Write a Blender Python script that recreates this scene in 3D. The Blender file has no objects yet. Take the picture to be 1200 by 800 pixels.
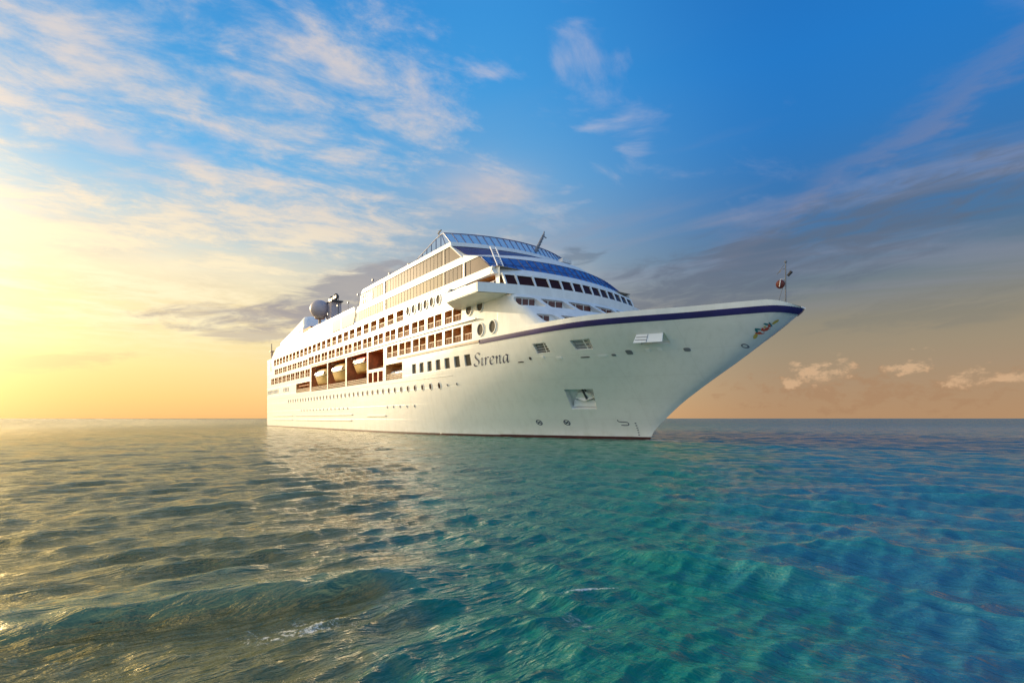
import bpy, bmesh, math, random
import numpy as np
from mathutils import Vector, Matrix

random.seed(7)
SC = bpy.context.scene
COL = SC.collection

# ------------------------------------------------------------------ camera
EYE = 2.59
cam_data = bpy.data.cameras.new("camera")
cam_data.sensor_width = 36.0
cam_data.lens = 18.0
cam_data.shift_y = 0.075
cam_data.clip_start = 0.1
cam_data.clip_end = 60000
cam = bpy.data.objects.new("camera", cam_data)
cam.location = (0, 0, EYE)
cam.rotation_euler = (math.radians(90), 0, 0)
COL.objects.link(cam)
SC.camera = cam
SC.view_settings.view_transform = 'Standard'
SC.view_settings.look = 'None'
SC.view_settings.exposure = 0.0
SC.view_settings.gamma = 1.0
SC.cycles.use_denoising = True
SC.cycles.sample_clamp_direct = 8.0
SC.cycles.sample_clamp_indirect = 2.0

SUN_AZ = -53.0      # degrees from the viewing direction, negative = left
SUN_EL = 13.0


def lin(r, g, b):
    f = lambda c: (c / 255 / 12.92) if c / 255 <= 0.04045 else ((c / 255 + 0.055) / 1.055) ** 2.4
    return (f(r), f(g), f(b), 1.0)


# ---------------------------------------------------- node expression helper
class E_:
    def __init__(s, nt, sock):
        s.nt, s.k = nt, sock

    def op(s, name, *o, clamp=False):
        n = s.nt.nodes.new('ShaderNodeMath'); n.operation = name; n.use_clamp = clamp
        for i, v in enumerate((s,) + o):
            if isinstance(v, E_): s.nt.links.new(v.k, n.inputs[i])
            else: n.inputs[i].default_value = v
        return E_(s.nt, n.outputs[0])

    def __add__(s, o): return s.op('ADD', o)
    def __radd__(s, o): return s.op('ADD', o)
    def __sub__(s, o): return s.op('SUBTRACT', o)
    def __rsub__(s, o): return (s * -1.0) + o
    def __mul__(s, o): return s.op('MULTIPLY', o)
    def __rmul__(s, o): return s.op('MULTIPLY', o)
    def __truediv__(s, o): return s.op('DIVIDE', o)
    def max(s, o): return s.op('MAXIMUM', o)
    def min(s, o): return s.op('MINIMUM', o)
    def pow(s, o): return s.op('POWER', o)
    def exp(s): return s.op('EXPONENT')

    def ramp01(s, a, b, smooth=True):
        n = s.nt.nodes.new('ShaderNodeMapRange')
        n.interpolation_type = 'SMOOTHSTEP' if smooth else 'LINEAR'
        s.nt.links.new(s.k, n.inputs[0])
        n.inputs[1].default_value = a; n.inputs[2].default_value = b
        n.inputs[3].default_value = 0; n.inputs[4].default_value = 1
        return E_(s.nt, n.outputs[0])


def gauss(x, c, w):
    d = (x - c) * (1.0 / w)
    return (d * d * -1.0).exp()


def combine(nt, x, y, z):
    n = nt.nodes.new('ShaderNodeCombineXYZ')
    for i, v in enumerate((x, y, z)):
        if isinstance(v, E_): nt.links.new(v.k, n.inputs[i])
        else: n.inputs[i].default_value = v
    return n.outputs[0]


def noise(nt, vec, scale, detail=6, rough=0.55, dist=0.0):
    n = nt.nodes.new('ShaderNodeTexNoise')
    n.inputs['Scale'].default_value = scale
    n.inputs['Detail'].default_value = detail
    n.inputs['Roughness'].default_value = rough
    n.inputs['Distortion'].default_value = dist
    nt.links.new(vec, n.inputs['Vector'])
    return E_(nt, n.outputs[0])


def colramp(nt, fac, stops):
    n = nt.nodes.new('ShaderNodeValToRGB')
    e = n.color_ramp.elements
    while len(e) > 1: e.remove(e[-1])
    e[0].position = stops[0][0]; e[0].color = stops[0][1]
    for p, c in stops[1:]:
        q = e.new(p); q.color = c
    nt.links.new(fac.k, n.inputs[0])
    return n.outputs[0]


def mixc(nt, fac, a, b, mode='MIX'):
    n = nt.nodes.new('ShaderNodeMix'); n.data_type = 'RGBA'; n.blend_type = mode
    if isinstance(fac, E_): nt.links.new(fac.k, n.inputs[0])
    else: n.inputs[0].default_value = fac
    for v, i in ((a, 6), (b, 7)):
        if isinstance(v, tuple): n.inputs[i].default_value = v
        else: nt.links.new(v, n.inputs[i])
    return n.outputs[2]


# ------------------------------------------------------------------ world
SEED = 8.2


def build_world():
    w = bpy.data.worlds.new("World"); SC.world = w; w.use_nodes = True
    nt = w.node_tree
    bg = nt.nodes['Background']
    tc = nt.nodes.new('ShaderNodeTexCoord')
    sep = nt.nodes.new('ShaderNodeSeparateXYZ')
    nt.links.new(tc.outputs['Generated'], sep.inputs[0])
    X, Y, Z = (E_(nt, sep.outputs[i]) for i in range(3))
    az = X.op('ARCTAN2', Y) * (180 / math.pi)
    el = Z.op('ARCSINE') * (180 / math.pi)
    elc = el.max(0.0)
    f = elc / 90.0

    def R(stops): return colramp(nt, f, [(e / 90, lin(*c)) for e, c in stops])
    left = R([(0, (246, 186, 118)), (2, (253, 206, 128)), (5, (255, 226, 152)), (9, (255, 238, 178)), (14, (252, 240, 205)),
              (18.5, (165, 205, 225)), (24, (92, 178, 232)), (31, (62, 158, 222)), (45, (35, 120, 200)), (90, (18, 70, 150))])
    mid = R([(0, (244, 190, 130)), (3, (240, 205, 150)), (7, (215, 195, 160)), (12, (182, 176, 165)), (17, (150, 172, 188)), (25, (104, 168, 216)),
             (33, (66, 154, 220)), (40, (54, 144, 216)), (60, (25, 105, 190)), (90, (18, 70, 150))])
    right = R([(0, (180, 142, 106)), (3, (172, 142, 112)), (6.6, (158, 142, 118)), (9, (146, 138, 120)), (12.5, (114, 126, 134)), (16, (80, 114, 148)),
               (20.5, (58, 116, 174)), (26.5, (42, 120, 192)), (32, (34, 120, 198)), (60, (20, 88, 170)), (90, (14, 62, 140))])
    rear = R([(0, (228, 238, 248)), (6, (228, 240, 252)), (15, (212, 231, 250)), (35, (150, 195, 236)), (90, (40, 105, 185))])
    gold = R([(0, (250, 188, 108)), (5, (255, 212, 120)), (14, (255, 228, 150)), (28, (250, 222, 170)), (42, (190, 195, 195)), (60, (70, 140, 205)), (90, (30, 90, 170))])
    left = mixc(nt, (az * -1.0).ramp01(43, 62), left, gold)
    c = mixc(nt, az.ramp01(-38, 0), left, mid)
    c = mixc(nt, az.ramp01(-5, 30), c, right)
    c = mixc(nt, az.op('ABSOLUTE').ramp01(75, 130), c, rear)

    # cloud coordinates on a flat layer
    inv = Z.max(0.0) + 0.10
    u, v = X / inv, Y / inv
    pv = combine(nt, u * 1.0, v * 1.0, SEED)
    ca, sa = math.cos(math.radians(25)), math.sin(math.radians(25))
    uv2 = combine(nt, (u * ca + v * sa) * 0.55, (v * ca - u * sa) * 1.6, 3.0)

    # ripple-textured cream clouds on the left
    big = noise(nt, pv, 1.1, 4, 0.55)
    uv3 = combine(nt, (u * ca + v * sa) * 0.85, (v * ca - u * sa) * 1.35, 3.0 + SEED)
    fine = noise(nt, uv3, 4.2, 12, 0.68, 0.25)
    med = noise(nt, uv3, 1.5, 6, 0.6, 0.3)
    tilt = el - az * -0.10
    cover = (1.0 - el.ramp01(9, 25)) * 0.54 - el.ramp01(26, 38) * 0.10 - az.ramp01(-26, 8) * 0.42 + 0.06 + gauss(az, -36.0, 12.0) * gauss(el, 19.0, 5.0) * 0.22
    dd = (fine - 0.5) * 1.9 + (med - 0.5) * 2.4 + (big - 0.5) * 1.6 + cover
    m1 = el.ramp01(4, 11) * (1.0 - az.op('ABSOLUTE').ramp01(80, 120)) * (1.0 - az.ramp01(-6, 12))
    d1 = dd.ramp01(-0.28, 0.60)
    bright = mixc(nt, el.ramp01(10, 25), lin(255, 240, 200), lin(238, 218, 200))
    dull = mixc(nt, el.ramp01(9, 20), lin(246, 222, 170), lin(178, 196, 212))
    lit = ((fine - 0.5) * 2.4 + (med - 0.5) * 1.2 + 0.5).ramp01(0.1, 0.9)
    cream = mixc(nt, lit, dull, bright)
    c = mixc(nt, d1 * m1 * (0.9 - el.ramp01(16, 30) * 0.2), c, cream)
    # scattered pale flecks further up and across the centre
    fl = noise(nt, uv3, 3.0, 10, 0.62, 0.5)
    d2 = ((fl - 0.5) * 2.0 + (noise(nt, pv, 2.1, 3) - 0.5) * 2.2).ramp01(0.12, 0.75)
    m2 = el.ramp01(17, 22) * (1.0 - az.ramp01(0, 26) * 0.75) * (1.0 - az.op('ABSOLUTE').ramp01(60, 100))
    c = mixc(nt, gauss(az + 6.0, 0.0, 10.0) * gauss(el - 19.0, 0.0, 6.5) * (0.30 + (big - 0.5) * 1.2).max(0.0), c, lin(176, 176, 186))
    c = mixc(nt, d2 * m2 * 0.6, c, lin(222, 208, 206))

    # faint pink-grey veils reaching across the right side
    st = noise(nt, combine(nt, (u * 0.85 - v * 0.5) * 0.5, (v * 0.85 + u * 0.5) * 1.9, 9.0), 1.3, 7, 0.55, 0.4)
    m3 = az.ramp01(-12, 12) * gauss(el, 20.0, 8.0) * (1.0 - az.ramp01(60, 85))
    c = mixc(nt, st.ramp01(0.47, 0.72) * m3 * 0.62, c, lin(150, 150, 168))
    # one long diagonal streak climbing to the right
    dl = el - (az * 0.46 + 6.4)
    wob = (noise(nt, combine(nt, az * 0.10, el * 0.35, 2.0), 1.6, 6, 0.6) - 0.5)
    s1 = gauss(dl + wob * 9.0, 0.0, 1.5) * az.ramp01(16, 26) * (1.0 - az.ramp01(44, 56))
    c = mixc(nt, s1 * 0.26 * (wob * 2.5 + 0.9).max(0.0), c, lin(150, 142, 155))
    # warm fleck right of the upper centre
    s2 = gauss(el - 24.0 + wob * 4.0, 0.0, 2.2) * gauss(az + 3.5, 0.0, 5.0)
    c = mixc(nt, s2 * 0.55 * (wob * 2.0 + 0.8), c, lin(222, 200, 190))

    # grey stratus streaks
    aw = noise(nt, combine(nt, az * 0.075, el * 0.33 - az * 0.03, 5.0), 2.4, 9, 0.62, 0.6)
    def streak(azc, azw, elc_, elw, slope, lo=0.40, hi=0.60):
        g = gauss(az, azc, azw) * gauss(el - (az - azc) * slope, elc_, elw)
        return (g * 0.55 + (aw - 0.5) * 1.7 + 0.05).ramp01(lo - 0.12, hi + 0.05) * g.ramp01(0.05, 0.55)
    c = mixc(nt, streak(-17, 9.0, 13.6, 2.3, 0.34, 0.22, 0.52) * 0.85, c, lin(156, 154, 160))
    c = mixc(nt, streak(-27, 10.0, 10.0, 1.4, 0.10, 0.24, 0.52) * 0.8, c, lin(164, 156, 156))
    c = mixc(nt, streak(-26, 6.0, 8.2, 0.8, 0.10, 0.32, 0.52) * 0.6, c, lin(176, 164, 158))
    c = mixc(nt, streak(-42, 8.0, 4.6, 0.8, 0.14, 0.36, 0.6) * 0.4, c, lin(214, 180, 140))
    c = mixc(nt, streak(7.5, 3.2, 17.3, 1.1, 0.0, 0.34, 0.52) * 0.6, c, lin(104, 120, 140))
    c = mixc(nt, streak(26, 24, 15.0, 4.2, 0.20, 0.24, 0.62) * 0.65, c, lin(96, 106, 124))
    c = mixc(nt, streak(38, 10, 9.0, 1.8, 0.08, 0.34, 0.6) * 0.35, c, lin(122, 122, 116))
    # hazy orange bank and small heaps low on the right
    pu = noise(nt, combine(nt, az * 0.34, el * 0.55, 1.0), 1.7, 9, 0.62, 0.2)
    def puff(a, e, wa, we):
        g = gauss(az, a, wa) * gauss(el, e, we)
        return (g * 0.62 + (pu - 0.5) * 2.3).ramp01(0.34, 0.72) * g.ramp01(0.08, 0.4)
    p = puff(31.0, 4.4, 2.9, 1.5).max(puff(28.8, 3.5, 1.3, 0.6)).max(puff(37.8, 4.5, 1.9, 1.6)).max(puff(41.7, 3.4, 2.6, 1.3)).max(puff(44.6, 3.2, 1.8, 0.6)).max(puff(52.6, 3.6, 2.2, 0.9))
    bank = puff(36, 2.6, 14, 2.4)
    c = mixc(nt, bank * 0.55, c, lin(168, 130, 98))
    c = mixc(nt, p * 0.62, c, lin(226, 186, 146))

    # glow round the sun, just outside the left edge
    sd = (math.sin(math.radians(SUN_AZ)) * math.cos(math.radians(SUN_EL)), math.cos(math.radians(SUN_AZ)) * math.cos(math.radians(SUN_EL)), math.sin(math.radians(SUN_EL)))
    gd = (math.sin(math.radians(-60)) * math.cos(math.radians(9)), math.cos(math.radians(-60)) * math.cos(math.radians(9)), math.sin(math.radians(9)))
    dot = X * gd[0] + Y * gd[1] + Z * gd[2]
    glow = dot.max(0.0).pow(14.0) * 0.26 + dot.max(0.0).pow(55.0) * 2.6
    g2 = nt.nodes.new('ShaderNodeMix'); g2.data_type = 'RGBA'; g2.blend_type = 'ADD'
    g2.clamp_factor = False; nt.links.new(glow.k, g2.inputs[0]); nt.links.new(c, g2.inputs[6]); g2.inputs[7].default_value = (0.95, 0.62, 0.22, 1)
    c = g2.outputs[2]
    # added gold glow outside the frame, high and left, to brighten the sea's reflections
    deck = el.ramp01(38, 48) * (1.0 - el.ramp01(64, 78)) * gauss(az, -48.0, 34.0)
    side = (az * -1.0).ramp01(45, 57) * (1.0 - (az * -1.0).ramp01(100, 130)) * el.ramp01(3, 9) * (1.0 - el.ramp01(36, 50))
    c = mixc(nt, (deck * (0.25 + lit * 0.45)).min(1.0), c, (1.1, 0.9, 0.6, 1))
    c = mixc(nt, side * (0.35 + lit * 0.5), c, (5.2, 4.0, 1.9, 1))
    # a small share of the physical sky on top
    sk = nt.nodes.new('ShaderNodeTexSky'); sk.sky_type = 'NISHITA'; sk.sun_disc = False
    sk.sun_elevation = math.radians(SUN_EL); sk.sun_rotation = math.radians(SUN_AZ)
    g3 = nt.nodes.new('ShaderNodeMix'); g3.data_type = 'RGBA'; g3.blend_type = 'ADD'
    g3.inputs[0].default_value = 0.003
    nt.links.new(c, g3.inputs[6]); nt.links.new(sk.outputs[0], g3.inputs[7])
    nt.links.new(g3.outputs[2], bg.inputs[0])
    bg.inputs[1].default_value = 1.0
    w.cycles.sampling_method = 'MANUAL'; w.cycles.sample_map_resolution = 1024


build_world()

sl = bpy.data.lights.new("sun", 'SUN'); sl.energy = 5.0; sl.angle = math.radians(0.6); sl.color = (1.0, 0.77, 0.49)
so = bpy.data.objects.new("sun", sl); COL.objects.link(so)
_d = Vector((math.sin(math.radians(SUN_AZ)) * math.cos(math.radians(SUN_EL)), math.cos(math.radians(SUN_AZ)) * math.cos(math.radians(SUN_EL)), math.sin(math.radians(SUN_EL))))
so.rotation_euler = _d.to_track_quat('Z', 'Y').to_euler()
so.location = _d * 300


# ------------------------------------------------------------------ materials
def mat(name, col, rough=0.5, spec=0.5, metal=0.0, var=0.0, vscale=1.0, bump=0.0, bscale=4.0, coat=0.0, alpha=1.0, stretch=(1, 1, 1), var_col=None):
    m = bpy.data.materials.new(name); m.use_nodes = True
    nt = m.node_tree; b = nt.nodes['Principled BSDF']
    b.inputs['Base Color'].default_value = (*col, 1)
    b.inputs['Roughness'].default_value = rough
    b.inputs['Metallic'].default_value = metal
    b.inputs['Specular IOR Level'].default_value = spec
    b.inputs['Coat Weight'].default_value = coat
    b.inputs['Alpha'].default_value = alpha
    if var or bump:
        tc = nt.nodes.new('ShaderNodeTexCoord')
        mp = nt.nodes.new('ShaderNodeMapping'); mp.inputs['Scale'].default_value = stretch
        nt.links.new(tc.outputs['Object'], mp.inputs[0])
        if var:
            n = noise(nt, mp.outputs[0], vscale, 5, 0.6).ramp01(0.35, 0.7)
            dk = var_col or tuple(x * (1 - var) for x in col)
            nt.links.new(mixc(nt, n, (*dk, 1), (*col, 1)), b.inputs['Base Color'])
        if bump:
            n2 = noise(nt, mp.outputs[0], bscale, 3, 0.5)
            bp = nt.nodes.new('ShaderNodeBump'); bp.inputs['Strength'].default_value = bump; bp.inputs['Distance'].default_value = 0.05
            nt.links.new(n2.k, bp.inputs['Height']); nt.links.new(bp.outputs[0], b.inputs['Normal'])
    return m


def hull_paint():
    """white ship paint: faint vertical run-off streaks and plate seams"""
    m = bpy.data.materials.new('white_hull_paint'); m.use_nodes = True
    nt = m.node_tree; b = nt.nodes['Principled BSDF']
    tc = nt.nodes.new('ShaderNodeTexCoord')
    sp = nt.nodes.new('ShaderNodeSeparateXYZ'); nt.links.new(tc.outputs['Object'], sp.inputs[0])
    X, Y, Z = (E_(nt, sp.outputs[i]) for i in range(3))
    st = noise(nt, combine(nt, X * 1.4, Y * 1.4, Z * 0.10), 1.0, 6, 0.62).ramp01(0.42, 0.78)
    bl = noise(nt, tc.outputs['Object'], 0.22, 4, 0.55).ramp01(0.3, 0.75)
    c = mixc(nt, st * 0.55, (0.84, 0.84, 0.82, 1), (0.72, 0.72, 0.69, 1))
    c = mixc(nt, bl * 0.22, c, (0.70, 0.73, 0.73, 1))
    wl = (1.0 - Z.ramp01(0.2, 1.8)) * noise(nt, tc.outputs['Object'], 0.8, 6, 0.6).ramp01(0.35, 0.7)
    c = mixc(nt, wl * 0.35, c, (0.50, 0.50, 0.40, 1))
    # seams: thin grooves every 2.45 m in height and 7.3 m in length
    def seam(v, p, wd):
        t = (v / p).op('FRACT')
        d = (t - 0.5).op('ABSOLUTE')
        return d.ramp01(0.5 - wd, 0.5)
    h = seam(Z, 2.45, 0.010).max(seam(X, 7.3, 0.004))
    und = noise(nt, combine(nt, X * 0.35, Y * 0.35, Z * 0.9), 1.0, 2, 0.5)
    c = mixc(nt, h * 0.28, c, (0.5, 0.5, 0.5, 1))
    nt.links.new(c, b.inputs['Base Color'])
    b.inputs['Roughness'].default_value = 0.34
    b.inputs['Specular IOR Level'].default_value = 0.5
    bp = nt.nodes.new('ShaderNodeBump'); bp.inputs['Strength'].default_value = 0.35; bp.inputs['Distance'].default_value = 0.12
    nt.links.new((und * 0.6 - h * 0.25).k, bp.inputs['Height']); nt.links.new(bp.outputs[0], b.inputs['Normal'])
    return m


M = {}
M['hull'] = hull_paint()
M['white'] = mat('white_paint', (0.84, 0.84, 0.82), 0.38, var=0.10, vscale=0.8, stretch=(1, 1, 0.4))
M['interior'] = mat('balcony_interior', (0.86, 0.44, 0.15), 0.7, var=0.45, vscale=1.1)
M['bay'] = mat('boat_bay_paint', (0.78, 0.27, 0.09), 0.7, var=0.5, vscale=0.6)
M['stripe'] = mat('navy_stripe_paint', (0.035, 0.025, 0.16), 0.35, var=0.25, vscale=0.5)
M['line'] = mat('brown_grey_trim', (0.50, 0.38, 0.30), 0.6, var=0.2)  # on the moulding this is the navy stripe's glare tone, put into the colour
M['boot'] = mat('boot_top_maroon', (0.075, 0.016, 0.02), 0.6, var=0.35, vscale=0.7)
M['deck'] = mat('deck_cover', (0.28, 0.24, 0.19), 0.8, var=0.2)
M['darkglass'] = mat('dark_bridge_glass', (0.040, 0.014, 0.012), 0.2, 0.12)
M['redglass'] = mat('maroon_window_glass', (0.08, 0.008, 0.008), 0.2)
M['blueglass'] = mat('blue_tinted_glass', (0.028, 0.085, 0.32), 0.12, 0.35, var=0.5, vscale=1.3, var_col=(0.07, 0.20, 0.50))
M['violetglass'] = mat('violet_tinted_glass', (0.07, 0.07, 0.20), 0.4, 0.15, var=0.3, vscale=0.6)
M['railglass'] = mat('pale_blue_rail_glass', (0.22, 0.52, 0.85), 0.15, 0.3, alpha=0.6)
M['bluetrim'] = mat('blue_mullion', (0.02, 0.06, 0.22), 0.4)
M['bronze'] = mat('bronze_tinted_glass', (0.155, 0.115, 0.095), 0.5, 0.10, var=0.4, vscale=0.5, stretch=(0.4, 1, 0.25))
M['gold'] = mat('golden_tinted_glass', (0.24, 0.185, 0.09), 0.5, 0.10, var=0.4, vscale=0.6, stretch=(0.4, 1, 0.25))
M['grey'] = mat('grey_metal', (0.22, 0.23, 0.26), 0.5, var=0.2)
M['dkgrey'] = mat('dark_metal', (0.055, 0.055, 0.065), 0.5)
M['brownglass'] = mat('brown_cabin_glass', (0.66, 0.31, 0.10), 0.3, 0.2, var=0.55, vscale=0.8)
M['cream'] = mat('cream_boat_paint', (0.70, 0.46, 0.15), 0.35, var=0.15, vscale=1.5)
M['boatred'] = mat('red_canopy_paint', (0.50, 0.035, 0.025), 0.4, var=0.2)
M['rail'] = mat('varnished_rail', (0.55, 0.40, 0.24), 0.5)
M['text'] = mat('navy_lettering', (0.02, 0.03, 0.09), 0.4)
M['shade'] = mat('porthole_glass', (0.12, 0.105, 0.085), 0.6, 0.04)
M['radome'] = mat('mauve_grey_radome', (0.48, 0.42, 0.46), 0.5, var=0.1)
M['bright'] = mat('bright_white_panel', (0.88, 0.88, 0.88), 0.3)
M['orange'] = mat('orange_canvas', (0.60, 0.20, 0.05), 0.7, var=0.3)
M['emred'] = mat('crest_red', (0.62, 0.10, 0.05), 0.45)
M['emteal'] = mat('crest_teal', (0.03, 0.20, 0.22), 0.45)
M['emgold'] = mat('crest_gold', (0.60, 0.45, 0.10), 0.45)
M['ballred'] = mat('signal_ball_dark_red', (0.16, 0.03, 0.02), 0.6)

# ------------------------------------------------------------------ ship frame
TH = math.atan(0.75)
ST, CT = math.sin(TH), math.cos(TH)
X0, Z0 = 16.768, 60.976
ROOT = bpy.data.objects.new('cruise_ship', None)
ROOT.location = (X0, Z0, 0)
ROOT.rotation_euler = (0, 0, math.atan2(-CT, ST))
COL.objects.link(ROOT)
ROOT['label'] = 'white cruise ship named Sirena with navy stripe and blue glass decks'
ROOT['category'] = 'cruise ship'


def W(s, t, z):
    return Vector((X0 + ST * s - CT * t, Z0 - CT * s - ST * t, z))


def P(s, t, z): return (s, -t, z)


def obj(name, bm, mats, parent=ROOT, smooth=False, angle=35):
    me = bpy.data.meshes.new(name)
    bm.to_mesh(me); bm.free()
    for m in (mats if isinstance(mats, (list, tuple)) else [mats]): me.materials.append(M[m] if isinstance(m, str) else m)
    if smooth:
        me.polygons.foreach_set('use_smooth', [True] * len(me.polygons))
        me.set_sharp_from_angle(angle=math.radians(angle))
    o = bpy.data.objects.new(name, me); COL.objects.link(o)
    if parent: o.parent = parent
    return o


def face(bm, pts, mi=0):
    vs = [bm.verts.new(p) for p in pts]
    f = bm.faces.new(vs); f.material_index = mi
    return f


def hexa(bm, a, b, mi=0):
    """closed 8 vertex block from two quads a, b with matching order"""
    va = [bm.verts.new(p) for p in a]; vb = [bm.verts.new(p) for p in b]
    n = len(va)
    fs = [bm.faces.new(va[::-1]), bm.faces.new(vb)]
    for i in range(n):
        fs.append(bm.faces.new((va[i], va[(i + 1) % n], vb[(i + 1) % n], vb[i])))
    for f in fs: f.material_index = mi
    return fs


def box(bm, s0, s1, t0, t1, z0, z1, mi=0):
    a = [P(s0, t0, z0), P(s1, t0, z0), P(s1, t0, z1), P(s0, t0, z1)]
    b = [P(s0, t1, z0), P(s1, t1, z0), P(s1, t1, z1), P(s0, t1, z1)]
    hexa(bm, a, b, mi)


def tube(bm, p, q, r, r2=None, n=6, mi=0):
    p, q = Vector(p), Vector(q); r2 = r if r2 is None else r2
    d = (q - p); 
    if d.length < 1e-5: return
    d.normalize()
    a = d.orthogonal().normalized(); b = d.cross(a)
    A = [p + (a * math.cos(2 * math.pi * i / n) + b * math.sin(2 * math.pi * i / n)) * r for i in range(n)]
    Bq = [q + (a * math.cos(2 * math.pi * i / n) + b * math.sin(2 * math.pi * i / n)) * r2 for i in range(n)]
    hexa(bm, A, Bq, mi)


def ball(bm, c, r, sc=(1, 1, 1), u=20, v=12, mi=0):
    m = Matrix.Translation(c) @ Matrix.Diagonal((r * sc[0], r * sc[1], r * sc[2], 1))
    g = bmesh.ops.create_uvsphere(bm, u_segments=u, v_segments=v, radius=1, matrix=m)
    for vv in g['verts']:
        for f in vv.link_faces: f.material_index = mi


def fixn(bm): bmesh.ops.recalc_face_normals(bm, faces=bm.faces[:])


def interp(tab, x):
    if x <= tab[0][0]: return tab[0][1]
    for (a, b), (c, d) in zip(tab, tab[1:]):
        if x <= c: return b + (d - b) * (x - a) / (c - a)
    return tab[-1][1]


STEM = [(-1.5, -1.2), (0, -.3), (.9, -.1), (1.4, .4), (2.6, 1.9), (4.4, 4.1), (5.7, 6.2), (6.9, 8.1), (8.5, 10.8), (10.3, 13.5), (11.5, 15.3), (12.75, 17.0), (13.6, 17.15)]
TD = [(0, 0), (.5, 1.35), (1.1, 1.95), (2.1, 2.6), (4.7, 3.9), (8.9, 6.0), (11.6, 7.8), (16.1, 10.2), (19, 11.15), (22.9, 11.75), (29, 12.2), (32.3, 12.38), (36, 12.6), (42, 12.75)]
TW = [(0, 0), (10, 4.2), (20, 8.2), (30, 10.9), (40, 12.2), (50, 12.65), (60, 12.75)]


def smooth_table(tab, n=400):
    xs = np.linspace(tab[0][0], tab[-1][0], n)
    ys = np.interp(xs, [a for a, b in tab], [b for a, b in tab])
    return xs, ys


def _sm(tab, win):
    lo, hi = tab[0][0], tab[-1][0]
    xs = np.linspace(lo, hi, 600)
    f = lambda x: np.interp(x, [a for a, b in tab], [b for a, b in tab])
    acc = np.zeros_like(xs)
    ks = np.linspace(-1, 1, 41); wsum = 0
    for k in ks:
        wgt = 1 - abs(k)
        h = np.minimum(win, np.minimum(xs - lo, hi - xs))
        acc += wgt * f(xs + k * h); wsum += wgt
    return xs, acc / wsum


_td = _sm(TD, 2.6); _tw = _sm(TW, 8.0); _st = _sm(STEM, 1.2)


def stem(z): return float(np.interp(max(-1.5, min(z, 13.6)), *_st))


def B(s, z):
    zz = max(-1.5, min(z, 13.6)); u = stem(zz) - s
    if u <= 0: return 0.0
    w = max(0.0, min(1.0, zz / 12.75)) ** 1.25
    return float(np.interp(u, *_tw)) * (1 - w) + float(np.interp(u, *_td)) * w


STERN = -147.4
ZS = 21.9           # top of the cabin decks


def holes_list():
    H = []
    # (s0, s1, z0, z1, depth, material index, kind)
    n = 25
    pitch = (136.0 - 43.0) / (n - 1)
    for i in range(n):
        c = -136.0 + pitch * i
        H.append((c - 1.45, c + 1.45, 19.15, 21.05, 1.3, 1, 'A'))
    for i in range(21):
        e = -22.9 - 5.45 * i
        zt = 18.2 if e > -95 else 17.9
        H.append((e - 4.55, e - 2.4, 16.35, zt, 1.3, 1, 'B'))
        H.append((e - 2.15, e, 16.35, zt, 1.3, 1, 'B'))
    H.append((-22.4, -20.2, 13.35, 15.45, 1.3, 1, 'C'))
    for i in range(5):
        e = -22.9 - 5.25 * i
        H.append((e - 4.55, e - 2.4, 13.35, 15.4, 1.3, 1, 'C'))
        H.append((e - 2.15, e, 13.35, 15.4, 1.3, 1, 'C'))
    for i in range(9):
        e = -97.2 - 5.0 * i
        H.append((e - 4.2, e - 2.2, 13.4, 15.3, 1.3, 1, 'C'))
        H.append((e - 2.0, e, 13.4, 15.3, 1.3, 1, 'C'))
    for a, b in ((-95.9, -83.0), (-82.4, -70.4), (-69.6, -58.1)):
        H.append((a, b, 9.4, 15.5, 5.2, 2, 'boat'))
    H.append((-57.4, -50.0, 11.9, 15.35, 4.5, 2, 'bay'))
    for k in range(3):
        H.append((-57.3 + 2.5 * k, -55.3 + 2.5 * k, 9.4, 11.3, 1.6, 2, 'small'))
    H.append((-48.9, -42.0, 9.4, 12.2, 2.6, 1, 'tender'))
    H.append((-110.5, -97.2, 9.6, 12.1, 2.6, 1, 'aft'))
    for k in range(7):
        c = -37.6 + 2.65 * k
        H.append((c - 0.72, c + 0.72, 9.88, 11.42, 0.2, 3, 'D'))
    for k in range(9):
        c = -146.0 + 1.75 * k
        H.append((c - 0.55, c + 0.55, 10.4, 11.6, 0.3, 3, 'D'))
    for k in range(4):
        c = -124.5 + 1.75 * k
        H.append((c - 0.55, c + 0.55, 10.4, 11.6, 0.3, 3, 'D'))
    H.append((-21.5, -14.9, 19.25, 20.95, 2.4, 1, 'wingdoor'))
    return H


HOLES = holes_list()
S_SIDE_END = -14.0


def side_t(s, z):
    if z >= 18.0: return 12.75 if s < -20 else max(12.4, B(s, 12.75)) + 0.0
    return B(s, min(z, 12.75))


def breaks(vals, lo, hi, step):
    v = sorted(set(round(x, 3) for x in vals if lo <= x <= hi))
    out = [v[0]]
    for x in v[1:]:
        n = max(1, int(math.ceil((x - out[-1]) / step)))
        a = out[-1]
        for i in range(1, n + 1): out.append(round(a + (x - a) * i / n, 4))
    return out


ZLV = [-1.5, -0.6, 0, 0.4, 0.9, 1.4, 2.0, 2.6, 3.3, 4.0, 4.8, 5.7, 6.6, 7.4, 8.3, 9.3]


def side_shell(bm, sign, zb, sb, holes):
    nz, ns = len(zb), len(sb)
    vid = {}
    def V(i, j):
        k = (i, j)
        if k not in vid:
            s, z = sb[i], zb[j]
            vid[k] = bm.verts.new(P(s, sign * side_t(s, z), z))
        return vid[k]
    for i in range(ns - 1):
        sc = (sb[i] + sb[i + 1]) / 2
        hs = [h for h in holes if h[0] < sc < h[1]]
        for j in range(nz - 1):
            zc = (zb[j] + zb[j + 1]) / 2
            if any(h[2] < zc < h[3] for h in hs): continue
            bm.faces.new((V(i, j), V(i + 1, j), V(i + 1, j + 1), V(i, j + 1)))


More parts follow.
